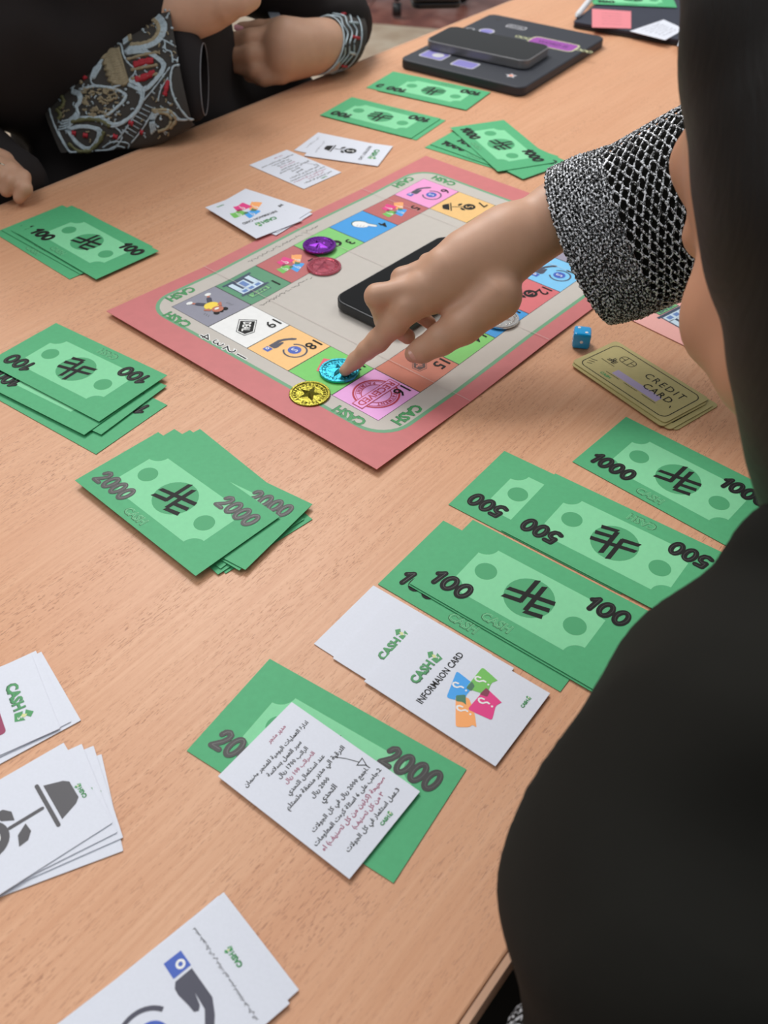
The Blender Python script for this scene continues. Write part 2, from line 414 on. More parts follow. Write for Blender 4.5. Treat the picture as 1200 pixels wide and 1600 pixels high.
# ------------------------------------------------------------------ bank notes
BW, BH, ST = .1244, .0683, .00028
def emblem_art(a, m=ink, s=.0152, layer=4):
    w_ = .20 * s * 1.0
    def stroke(p, q, wd=.21):
        # bar with slanted ends
        (x0, y0), (x1, y1) = p, q
        return [(x0 * s, (y0 - wd / 2) * s), (x1 * s, (y1 - wd / 2) * s), ((x1 - .06) * s, (y1 + wd / 2) * s), ((x0 + .06) * s, (y0 + wd / 2) * s)]
    def stem(x, y0, y1, wd=.2): return [((x - wd / 2) * s, y0 * s), ((x + wd / 2) * s, (y0 + .04) * s), ((x + wd / 2) * s, y1 * s), ((x - wd / 2) * s, (y1 - .12) * s)]
    a.poly(stem(-.18, -.42, 1.04), m, layer); a.poly(stem(.2, -.66, .92), m, layer + .1)
    a.poly(stroke((-.95, -.08), (.98, .34)), m, layer + .3); a.poly(stroke((-.92, -.50), (-.12, -.33)), m, layer + .4)
    a.poly(stroke((.16, -.27), (.98, -.08)), m, layer + .5); a.poly(stroke((.16, -.70), (.92, -.52)), m, layer + .6)
def digits(a, val, x, y, h, w_):
    G = {'0': [(.5 + .33 * math.cos(t), .5 + .37 * math.sin(t)) for t in [2 * PI * k / 20 for k in range(21)]],
         '1': [(.18, .66), (.36, .74), (.56, .87), (.50, .13)],
         '5': [(.82, .87), (.34, .87), (.28, .56), (.52, .60), (.74, .52), (.80, .34), (.68, .18), (.44, .13), (.18, .20)],
         '2': [(.20, .66), (.28, .80), (.50, .87), (.72, .80), (.76, .64), (.62, .44), (.20, .13), (.84, .13)]}
    wd = {'1': .62}
    tot = sum(wd.get(c, .9) for c in val); k = w_ / tot; ox = x - w_ / 2
    big = val == '2000'; m0 = mat('numeral_grey', (44, 43, 41), .5) if big else ink; th = h * (.22 if big else .25)
    for c in val:
        P = [(ox + (px_ * (.9 if c != '1' else .75)) * k + (py_ - .5) * h * .12, y + (py_ - .5) * h) for px_, py_ in G[c]]
        a.line(P, th, m0, 6); a.line([(p + h * .02, q + h * .03) for p, q in P], h * .03, mat('numeral_sheen_grey', (74, 73, 71), .4) if big else mat('numeral_sheen', (42, 43, 41), .4), 7, False)
        ox += wd.get(c, .9) * k
NOTE = {}
def make_note(val):
    if val in NOTE: return NOTE[val]
    root = slab('banknote', rrect(BW, BH, 0), 0, ST, green)
    a = Art(); pw, ph, r = BW * .70, BH * .62, .0088
    P = []
    for k, (sx, sy) in enumerate(((1, 1), (-1, 1), (-1, -1), (1, -1))):
        a0 = {0: (PI * 1.5, PI), 1: (2 * PI, PI * 1.5), 2: (PI / 2, 0), 3: (PI, PI / 2)}[k]
        for i in range(9):
            t = a0[0] + (a0[1] - a0[0]) * i / 8
            P.append((sx * pw / 2 + r * math.cos(t), sy * ph / 2 + r * math.sin(t)))
    P = P[::-1] if False else P
    a.poly(P, lgreen, 1); a.build('pale_panel', root, ST)
    d = Art(); d.disc(0, 0, .0152, green_dark, 2); d.build('emblem_disc', root, ST)
    for sx in (-1, 1):
        d = Art(); d.disc(sx * BW * .253, sx * -.002, .0068, green_dark, 2); d.build('dot', root, ST)
    e = Art(); emblem_art(e); e.build('emblem', root, ST)
    nw = {3: .0265, 4: .0325}[len(val)]
    k4 = .312 if len(val) == 4 else .335
    for cx, cy in ((-k4, -.285), (k4, .285)):
        n = Art(); digits(n, val, cx * BW, cy * BH, .0138 if val != '2000' else .0145, nw)
        n.build('numeral', root, ST)
    c = Art()
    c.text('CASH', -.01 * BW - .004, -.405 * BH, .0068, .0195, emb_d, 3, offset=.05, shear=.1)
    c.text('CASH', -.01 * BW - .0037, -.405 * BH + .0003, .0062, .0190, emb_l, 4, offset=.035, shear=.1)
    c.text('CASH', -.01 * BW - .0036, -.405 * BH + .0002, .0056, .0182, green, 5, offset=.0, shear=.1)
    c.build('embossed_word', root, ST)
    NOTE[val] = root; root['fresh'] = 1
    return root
def note(val, x, y, a, z, label, group):
    r = make_note(val)
    if 'fresh' in r.keys(): del r['fresh']
    else: r = copy_tree(r)
    r.location = (x, y, z); r.rotation_euler = (0, 0, a)
    return tag(r, label, 'banknote', group)
G = 'green play banknotes'
L = .00075
# the two notes at the far end, by the tablet
g = G + ' by the black tablet'
note('100', .0423, 1.1726, -.52 + PI, .0003, 'green 100 note showing its left end under another note, nearest the black tablet', g)
note('100', .0551, 1.1624, -.517 + PI, .0003 + L, 'top green 100 note lying right in front of the black tablet', g)
g = G + ' in the second far pile'
note('100', -.0042, 1.0745, -.545 + PI, .0003, 'lower green 100 note of the small pile left of the fanned 1000 notes', g)
note('100', -.0099, 1.0778, -.547 + PI, .0003 + L, 'upper green 100 note of the small pile between the tablet and the white plant cards', g)
g = 'fanned green 1000 notes beyond the board'
note('1000', .1107, .9843, -.631, .0003, 'lowest green 1000 note fanned out beyond the far corner of the board', g)
note('1000', .1160, .9860, -.70, .0003 + L, 'second green 1000 note from the bottom of the fan beyond the board', g)
note('100', .1290, .9822, -.905, .0003 + 2 * L, 'green 100 note peeking right from under the top of the fan beyond the board', g)
note('1000', .1249, .9985, -1.20, .0003 + 3 * L, 'top green 1000 note of the fan beyond the board, turned most steeply', g)
g = 'green 100 notes in the pile at the left edge, by the fist'
note('100', -.3011, .7696, -.73, .0003, 'lowest green note of the pile nearest the fist, its corner lowest left', g)
note('100', -.2950, .7760, -.70, .0003 + L, 'second lowest green note of the pile nearest the fist', g)
note('100', -.2850, .7740, -.70, .0003 + 2 * L, 'third green note up in the pile nearest the fist', g)
note('100', -.2772, .7657, -.721, .0003 + 3 * L, 'top green 100 note of the pile nearest the fist', g)
g = 'green notes in the pile at the left edge, middle'
note('100', -.2307, .5332, -.608 + PI, .0003, 'bottom green note of the thick left pile, sticking out towards the viewer', g)
note('100', -.2470, .5560, -.60 + PI, .0003 + L, 'second green note up in the thick pile at the left edge', g)
note('100', -.2349, .5507, -.551 + PI, .0003 + 2 * L, 'third green note up in the thick pile at the left edge, slightly turned', g)
note('1000', -.2450, .5500, -.573 + PI, .0003 + 3 * L, 'green note under the top one of the thick left pile, its black numeral half covered', g)
note('100', -.2359, .5640, -.596 + PI, .0003 + 5 * L, 'top green 100 note of the thick pile at the left edge, upside down', g)
g = 'green 2000 notes in the fanned pile left of centre'
note('2000', -.1135, .4299, -.807, .0003, 'bottom green note of the 2000 pile, turned so its far corner sticks out', g)
note('2000', -.1190, .4280, -.79, .0003 + L, 'second lowest green note of the 2000 pile', g)
note('2000', -.1240, .4300, -.70, .0003 + 2 * L, 'third green note up in the 2000 pile', g)
note('2000', -.1182, .4255, -.61, .0003 + 3 * L, 'green note just under the right-hand 2000 note of the fanned pile', g)
note('2000', -.1172, .4240, -.567, .0003 + 4 * L, 'green 2000 note second from top, its right numeral beside the top note', g)
note('2000', -.1354, .4220, -.728, .0003 + 6 * L, 'top green 2000 note of the fanned pile left of centre', g)
g = 'green notes laid out by the woman in black'
note('1000', .1982, .4509, -.743, .0003, 'single green 1000 note nearest the credit cards', g)
note('500', .1123, .4135, -.648 + PI, .0003, 'lower green 500 note showing only its left end, upside-down numerals', g)
note('500', .1446, .3898, -.648 + PI, .0003 + L, 'upper green 500 note, its right end under the black sleeve', g)
note('100', .0671, .3440, -.648, .0003, 'lowest green 100 note of the pile above the information cards', g)
note('100', .0853, .3427, -.648, .0003 + L, 'middle green 100 note of the pile above the information cards', g)
note('100', .0860, .3436, -.646, .0003 + 2 * L, 'top green 100 note of the pile above the information cards', g)
note('2000', -.0280, .2366, -.563, .0003, 'green 2000 note lying under the white Arabic text card', g)
note('100', .3700, 1.5300, -.10, .0105, 'small green note on the dark blue folder at the top edge', G)

# ------------------------------------------------------------------ cards (portrait: x right, y up)
CW, CH, CT = .0547, .0838, .0004
def logo(a, x, y, w_, rot=0):
    c, s = math.cos(rot), math.sin(rot)
    def q(u, v): return x + (c * u - s * v) * w_, y + (s * u + c * v) * w_
    tx, ty = q(-.14, 0); a.text('CASH', tx, ty, w_ * .25, w_ * .70, logo_d, 3, rot, .05)
    tx, ty = q(-.135, .012); a.text('CASH', tx, ty, w_ * .22, w_ * .67, logo_g, 4, rot, .035)
    a.poly([q(.25, -.12), q(.44, -.16), q(.5, .03), q(.40, .0), q(.27, .04)], logo_g, 3)
    a.poly([q(.26, .10), q(.38, .22), q(.48, .14), q(.38, .05)], logo_g, 3.5)
    a.poly([q(.33, .02), q(.38, .10), q(.43, .04), q(.38, -.03)], logo_l, 4.5)
    sx, sy = q(.40, -.05); a.text('s', sx, sy, w_ * .09, None, pwhite, 5, rot)
QM = [(-.5, .35), (-.42, .7), (-.1, .9), (.25, .8), (.42, .5), (.3, .15), (-.02, 0), (-.3, -.2), (-.3, -.5)]
def bubbles(a, x, y, s, rot=0, white_m=None):
    blue, grn, org, pnk = (mat('bubble_blue', (52, 160, 235), .5), mat('bubble_green', (112, 192, 84), .5), mat('bubble_orange', (252, 168, 96), .5), mat('bubble_pink', (228, 44, 130), .5))
    dkg, dkr, dkp = mat('overlap_green', (60, 120, 90), .5), mat('overlap_red', (130, 40, 70), .5), mat('overlap_olive', (64, 112, 84), .5)
    c, s_ = math.cos(rot), math.sin(rot)
    def q(P): return [(x + (c * u - s_ * v) * s, y + (s_ * u + c * v) * s) for u, v in P]
    def rq(P, r=.06):     # round the corners
        out = []; n = len(P)
        for i in range(n):
            p0, p1, p2 = (np.array(P[i - 1][:2], float), np.array(P[i][:2], float), np.array(P[(i + 1) % n][:2], float))
            if len(P[i]) > 2: out.append(tuple(p1)); continue
            l0, l2 = np.linalg.norm(p0 - p1), np.linalg.norm(p2 - p1)
            a_ = p1 + (p0 - p1) / l0 * min(r, l0 * .45); b_ = p1 + (p2 - p1) / l2 * min(r, l2 * .45)
            for t in (0, .33, .67, 1): out.append(tuple((1 - t) ** 2 * a_ + 2 * t * (1 - t) * p1 + t * t * b_))
        return out
    def g(*P): return [((p[0] - 600) / 400, -(p[1] - 550) / 290, *p[2:]) for p in P]
    a.poly(q(rq(g((400, 555), (490, 378), (620, 470), (545, 545), (545, 600, 1), (520, 580)))), blue, 3)
    a.poly(q(rq(g((550, 492), (690, 350), (765, 412), (797, 440, 1), (748, 455), (705, 535)))), grn, 3.4)
    a.poly(q(rq(g((470, 545), (570, 555), (605, 660), (610, 737, 1), (580, 722), (560, 738), (458, 738)))), org, 3.8)
    a.poly(q(rq(g((552, 628), (705, 488), (782, 555), (812, 582, 1), (765, 602), (728, 695)))), pnk, 4.2)
    a.poly(q(rq(g((552, 492), (600, 448), (620, 478), (590, 512)), .03)), dkp, 5)
    a.poly(q(rq(g((473, 540), (545, 535), (545, 600, 1), (520, 582), (470, 578)), .03)), dkg, 5)
    a.poly(q(rq(g((650, 532), (705, 488), (732, 512), (708, 548)), .03)), dkr, 5)
    for (u0, v0) in g((500, 485), (672, 445), (520, 635), (685, 585)):
        cq, sq = math.cos(.93), math.sin(.93)
        L1 = [(u0 + cq * px_ * -.11 - sq * py_ * .15, v0 + sq * px_ * -.11 + cq * py_ * .15) for px_, py_ in QM]
        a.line(q(L1), s * .034, pwhite, 6)
        dx, dy = q([(u0 + sq * .135 + .02, v0 - cq * .135)])[0]; a.disc(dx, dy, s * .022, pwhite, 6, 8)
def plant(a, x, y, s, rot=0, m=None, bgm=None):
    m = m or mat('icon_grey', (78, 76, 80), .5); c, s_ = math.cos(rot), math.sin(rot)
    def q(P): return [(x + (c * u - s_ * v) * s, y + (s_ * u + c * v) * s) for u, v in P]
    a.poly(q([(-.19, -.31), (.19, -.31), (.13, -.46), (.09, -.5), (-.09, -.5), (-.13, -.46)]), m, 3)
    a.line(q([(-.22, -.265), (.22, -.265)]), s * .035, m, 3); a.line(q([(0, -.22), (0, .06)]), s * .032, m, 3)
    for sx in (-1, 1):
        a.poly(q([(sx * .04, -.06 + .06 * (sx > 0)), (sx * .10, .03 + .06 * (sx > 0)), (sx * .20, .06 + .06 * (sx > 0)), (sx * .19, -.02 + .06 * (sx > 0)), (sx * .13, -.07 + .06 * (sx > 0))][::sx]), m, 3)
    dx, dy = q([(0, .24)])[0]; a.disc(dx, dy, s * .17, m, 3)
    a.text('S', dx, dy, s * .20, None, bgm or pwhite, 4, rot, offset=.0)
def handcoin(a, x, y, s, rot=0):
    dk = mat('icon_slate', (68, 68, 84), .5); bl = mat('icon_blue', (58, 92, 186), .5); c, s_ = math.cos(rot), math.sin(rot)
    def q(P): return [(x + (c * u - s_ * v) * s, y + (s_ * u + c * v) * s) for u, v in P]
    a.poly(q([(.394, -.20), (.394, -.37), (.236, -.374), (.234, -.202)]), bl, 3)          # cuff
    dx, dy = q([(.30, -.31)])[0]; a.ring(dx, dy, s * .020, s * .042, pwhite, 4)
    a.poly(q([(.206, -.202), (.21, -.366), (-.096, -.376), (-.22, -.32), (-.36, -.22), (-.42, -.14), (-.40, -.10), (-.34, -.12), (-.26, -.20), (-.132, -.278), (.028, -.284), (-.08, -.264), (-.112, -.235), (-.095, -.20), (-.014, -.19), (.098, -.168), (.16, -.17)]), dk, 3)
    dx, dy = q([(-.05, .20)])[0]
    a.ring(dx, dy, s * .235, s * .275, dk, 3, rot - 1.0, rot + 2 * PI - 2.2)
    a.disc(dx - .01 * s, dy - .03 * s, s * .15, bl, 3.2); a.text('S', dx - .01 * s, dy - .03 * s, s * .17, None, pwhite, 4, rot)
def bank(a, x, y, s, rot=0):
    nv, lb, gg = mat('icon_navy', (44, 64, 92), .5), mat('icon_pale_blue', (205, 226, 240), .5), mat('icon_sign_green', (120, 190, 120), .5)
    c, s_ = math.cos(rot), math.sin(rot)
    def q(u, v): return x + (c * u - s_ * v) * s, y + (s_ * u + c * v) * s
    def R_(cx, cy, w_, h_, m, l): a.poly([q(cx - w_ / 2, cy - h_ / 2), q(cx + w_ / 2, cy - h_ / 2), q(cx + w_ / 2, cy + h_ / 2), q(cx - w_ / 2, cy + h_ / 2)], m, l)
    R_(0, .40, .66, .20, nv, 3); R_(0, .40, .62, .16, gg, 4); tx, ty = q(0, .40); a.text('BANK', tx, ty, s * .11, s * .5, nv, 5, rot, .03)
    R_(0, .25, .92, .07, nv, 3.3); R_(0, -.10, .78, .66, nv, 3); R_(0, .10, .72, .20, lb, 4)
    for k in (-1, 0, 1): R_(k * .22, .11, .15, .11, mat('icon_mid_blue', (96, 132, 190), .5), 5)
    for k in (-1, 1): R_(k * .28, -.18, .15, .40, lb, 4)
    R_(0, -.16, .26, .34, lb, 4); R_(0, -.16, .16, .26, mat('icon_mid_blue', (96, 132, 190), .5), 5); R_(0, -.44, .96, .07, nv, 3.5)
def dealtag(a, x, y, s, rot=0, word='DEAL', m=ink, fill=None):
    fill = fill or pwhite; c, s_ = math.cos(rot), math.sin(rot)
    def q(P, k=1): return [(x + (c * u - s_ * v) * s * k, y + (s_ * u + c * v) * s * k) for u, v in P]
    P = [(-.46, -.30), (.30, -.30), (.52, 0), (.30, .30), (-.46, .30)]
    a.poly(q(P), m, 3, [q(P, .93)]); a.poly(q(P, .80), m, 3)
    tx, ty = q([(-.03, 0)])[0]; a.text(word, tx, ty, s * .27, s * .56, fill, 4, rot, .03)
def squiggle(a, x0, y0, x1, y1, h, m, layer=2, seed=0, wd=None):
    r = random.Random(seed); n = max(8, int(math.hypot(x1 - x0, y1 - y0) / (h * .35))); P = []
    dx, dy = (x1 - x0), (y1 - y0); Ln = math.hypot(dx, dy); nx, ny = -dy / Ln, dx / Ln
    for i in range(n + 1):
        t = i / n; o = (r.random() - .5) * h
        if r.random() < .14 and len(P) > 1: a.line(P, wd or h * .13, m, layer, False); P = []
        P.append((x0 + dx * t + nx * o, y0 + dy * t + ny * o))
    if len(P) > 1: a.line(P, wd or h * .13, m, layer, False)
JOB = [(0.008, .0345, 'مدير متجر', magenta, .0125), (0.0, .0275, 'ادارة العمليات اليومية للمتجر وضمان', ink, .0465), (0.0, .0225, 'سير العمل بسلاسة', ink, .0245),
       (0.001, .0175, 'الراتب 1700 ريال', ink, .0215), (0.001, .0130, 'الضرائب 100 ريال', magenta, .0215), (0.0, .0078, 'عند استكمال التحدي', ink, .0270),
       (0.002, .0028, 'الترقية الي مدير منطقة وتستلم', ink, .0430), (-.001, -.0022, '2000 ريال', ink, .0130), (-.001, -.0078, 'التحدي', ink, .0110),
       (.001, -.0140, '1.اجمع 2000 ريال في كل الجولات', ink, .0430), (.0, -.0190, '2.جاوب على 6 اسئلة كروت المعلومات', ink, .0500),
       (-.001, -.0236, 'صحيحة (كرتين من كل تصنيف) او', magenta, .0470), (.004, -.0280, '٣ من كل تصنيف)', magenta, .0230), (.002, -.0330, '3.عمل استثمار في كل الجولات', ink, .0400)]
CARDS = {}
def card_art(kind):
    a = Art()
    if kind in ('job',):
        for x, y, s, m, w_ in JOB:
            a.text(shape_ar(s), x, y, None, w_, m, 2, res=1, offset=.028)
        a.line([(.016, .0035), (.019, -.002), (.0215, -.0085)], .0004, ink, 3); a.poly([(.0225, -.0128), (.0190, -.0085), (.0245, -.0080)], ink, 3); a.poly([(.0224, -.0118), (.0200, -.0089), (.0238, -.0086)], white, 4)
        logo(a, .006, -.0375 + .0, .0085)
    elif kind == 'info':
        logo(a, 0, .0205, .0245); a.text('INFORMAION CARD', 0, .0105, .0042, .0405, ink, 3, offset=.02); bubbles(a, 0, -.0105, .0285, -.93); logo(a, .0145, -.0345, .0085)
    elif kind == 'plant':
        plant(a, 0, -.006, .058); logo(a, -.003, -.0375, .0092); a.text('INVESTMENT CARD', 0, .027, .004, .040, ink, 3); logo(a, 0, .035, .020)
    elif kind == 'plant_far':
        a.text('INVESTMENT CARD', 0, .0185, .0040, .038, ink, 3); plant(a, 0, -.008, .040, 0, ink); logo(a, 0, .0290, .026)
        squiggle(a, -.016, -.034, .016, -.034, .003, ink, 2, 3)
    elif kind == 'hand':
        handcoin(a, 0, 0, .050); logo(a, .0027, -.0345, .0105)
        a.text(shape_ar('استثمر مليون ريال الان في شركات كبرى وسيتم استثمارك على مالي اكبر'), 0, -.0280, None, .048, ink, 2, res=1, offset=.02)
    elif kind == 'deal':
        logo(a, 0, .0270, .0270); a.rect(.003, .0110, .026, .013, magenta, 3, .002); a.text('DEAL', .003, .0110, .007, .020, pwhite, 4, offset=.03)
    return a
def make_card(kind):
    if kind in CARDS: return CARDS[kind]
    root = slab('game_card', rrect(CW, CH, .0002, 1), 0, CT, white)
    a = card_art(kind)
    if a.v: a.build('printed_face', root, CT)
    root['fresh'] = 1; CARDS[kind] = root; return root
def card(kind, x, y, a, z, label, group, cat='card'):
    """a: direction in which the card's text runs"""
    r = make_card(kind)
    if 'fresh' in r.keys(): del r['fresh']
    else: r = copy_tree(r)
    r.location = (x, y, z); r.rotation_euler = (0, 0, a); return tag(r, label, cat, group)
Q = PI / 2; LC = .0006
card('job', -.0307, .2224, -.647 + Q, .0020, 'white card of black and magenta Arabic text lying on the 2000 note', 'white text cards')
g = 'white information cards in the row by the black sleeve'
card('info', .0114, .3061, -.642 + Q, .0003, 'lowest white information card of the near row, farthest left', g)
card('info', .0225, .2965, -.631 + Q, .0003 + LC, 'middle white information card of the near row, only its green logo edge showing', g)
card('info', .0402, .2804, -.642 + Q, .0003 + 2 * LC, 'top white information card with four coloured speech bubbles by the black sleeve', g)
g = 'white deal cards at the left edge'
card('deal', -.2067, .2545, .646 - Q, .0003, 'lowest white deal card of the fan at the left edge', g)
card('deal', -.2115, .2554, .605 - Q, .0003 + LC, 'middle white deal card of the fan at the left edge', g)
card('deal', -.2158, .2539, .546 - Q, .0003 + 2 * LC, 'top white deal card with green logo and magenta box at the left edge', g)
g = 'white plant cards at the left edge'
card('plant', -.1690, .1965, .41 + Q, .0003, 'bottom white card of the plant fan, its lower corner sticking out', g)
card('plant', -.1708, .1990, .484 + Q, .0003 + LC, 'third white card down in the plant fan, with the farthest right corner', g)
card('plant', -.1741, .1982, .545 + Q, .0003 + 2 * LC, 'white card just under the top of the plant fan', g)
card('plant', -.1770, .1959, .679 + Q, .0003 + 3 * LC, 'top white card with grey potted plant picture at the left edge', g)
g = 'white hand-and-coin cards at the bottom edge'
card('hand', -.0835, .1190, .77 + Q, .0003, 'lowest white card of the pile at the bottom edge', g)
card('hand', -.0826, .1207, .742 + Q, .0003 + LC, 'white card just under the top one of the pile at the bottom edge', g)
card('hand', -.0862, .1167, .712 + Q, .0003 + 2 * LC, 'top white card with a slate hand and blue cuff at the bottom edge', g)
card('job', -.0985, .9342, -.731 + Q, .0003, 'white text card lying flat between the two far white piles', 'white text cards')
g = 'far white plant cards'
card('plant_far', -.0536, .9885, -.44 - Q, .0003, 'lower white plant card showing its left end beyond the text card', g)
card('plant_far', -.0430, .9801, -.299 - Q, .0003 + LC, 'upper white plant card with green logo beyond the text card', g)
g = 'far white information cards'
card('info', -.1228, .8279, -.610 + Q + PI, .0030, 'lowest white information card under the pile at the board edge', g)
card('info', -.1235, .8322, -.574 + Q + PI, .0036, 'middle white information card of the pile at the board edge', g)
card('info', -.1296, .8218, -.828 + Q + PI, .0043, 'top white information card of the pile overlapping the left edge of the board', g)

# ------------------------------------------------------------------ board
MX, MY, SU, SV = .041, .0332, .0478, .0459
BA = .8658
bu = np.array([math.cos(BA), math.sin(BA)]); bv = np.array([bu[1], -bu[0]])
borg = np.array([-.1796, .6551]) - bu * MX - bv * MY
bc = borg + bu * .21 + bv * .1485
XS = [-.21, -.105, 0, .105, .21]; ZS = [.0042, .0008, .0022, .0008, .0026]
def fold(x): return float(np.interp(x, XS, ZS))
board = empty('board_game', (bc[0], bc[1], 0), BA); tag(board, 'folded paper board game with coloured numbered squares and pink border', 'board game')
pink = mat('board_pink', (203, 114, 114), .55, vary=.04, bscale=120); bgreen = mat('board_green_line', (108, 165, 125), .55); bgrey = mat('board_grey', (196, 189, 180), .55, vary=.02, bscale=150)
crease = mat('crease_white', (205, 190, 184), .7)
bm = bmesh.new()
grid = {}
for s_, zt in ((0, 0.0), (1, .0004)):
    for x in XS:
        for y in (-.1485, .1485): grid[(s_, x, y)] = bm.verts.new((x, y, fold(x) + zt))
for i in range(4):
    x0, x1 = XS[i], XS[i + 1]; v = lambda s_, x, y: grid[(s_, x, y)]
    bm.faces.new([v(1, x0, -.1485), v(1, x1, -.1485), v(1, x1, .1485), v(1, x0, .1485)])
    bm.faces.new([v(0, x0, -.1485), v(0, x0, .1485), v(0, x1, .1485), v(0, x1, -.1485)])
    bm.faces.new([v(0, x0, -.1485), v(0, x1, -.1485), v(1, x1, -.1485), v(1, x0, -.1485)])
    bm.faces.new([v(0, x1, .1485), v(0, x0, .1485), v(1, x0, .1485), v(1, x1, .1485)])
bm.faces.new([v(0, XS[0], .1485), v(0, XS[0], -.1485), v(1, XS[0], -.1485), v(1, XS[0], .1485)])
bm.faces.new([v(0, XS[4], -.1485), v(0, XS[4], .1485), v(1, XS[4], .1485), v(1, XS[4], -.1485)])
bm_obj('board_sheet', bm, pink, board)
BZ = .0004
def bl(u, v): return (u - .21, .1485 - v)          # from paper corner to local
a = Art(); 
a.poly(rrect(.42 - .051, .297 - .028, .0275, 8), bgreen, 1); a.poly(rrect(.42 - .0575, .297 - .0345, .0245, 8), bgrey, 2); a.build('inner_field', board, BZ, fold)
a = Art()
for x in (-.105, 0, .105): a.line([(x, -.1485), (x, .1485)], .00035, crease, 30, False)
a.build('fold_crease', board, BZ, fold)
def cellc(i, j): return bl(MX + SU * (i + .5), MY + SV * (j + .5))
cells = [((0, 0), (142, 142, 156), 'man', None)] + [((i, 0), c, k, str(i)) for i, c, k in ((1, (86, 150, 112), 'bank'), (2, (190, 100, 100), 'bub'), (3, (128, 205, 112), 'dollar'), (4, (52, 156, 226), 'finger'), (5, (186, 98, 96), 'bub'), (6, (240, 156, 208), 'hand'))]
cells += [((6, 1), (238, 192, 122), 'plant', '7'), ((6, 2), (122, 205, 102), 'deal', '8'), ((6, 3), (240, 160, 120), 'card', '9'), ((6, 4), (152, 146, 164), 'bub', '10')]
cells += [((5, 4), (124, 198, 240), 'hand', '11'), ((4, 4), (214, 108, 112), 'plant', '12'), ((3, 4), (52, 152, 220), 'finger', '13'), ((2, 4), (126, 206, 104), 'dollar', '14'), ((1, 4), (206, 122, 96), 'deal2', '15'), ((0, 4), (240, 172, 230), 'stamp', '16')]
cells += [((0, 3), (118, 206, 100), 'card', '17'), ((0, 2), (250, 198, 128), 'hand', '18'), ((0, 1), (238, 238, 236), 'deal', '19')]
line_m = mat('cell_line', (52, 48, 46), .6)
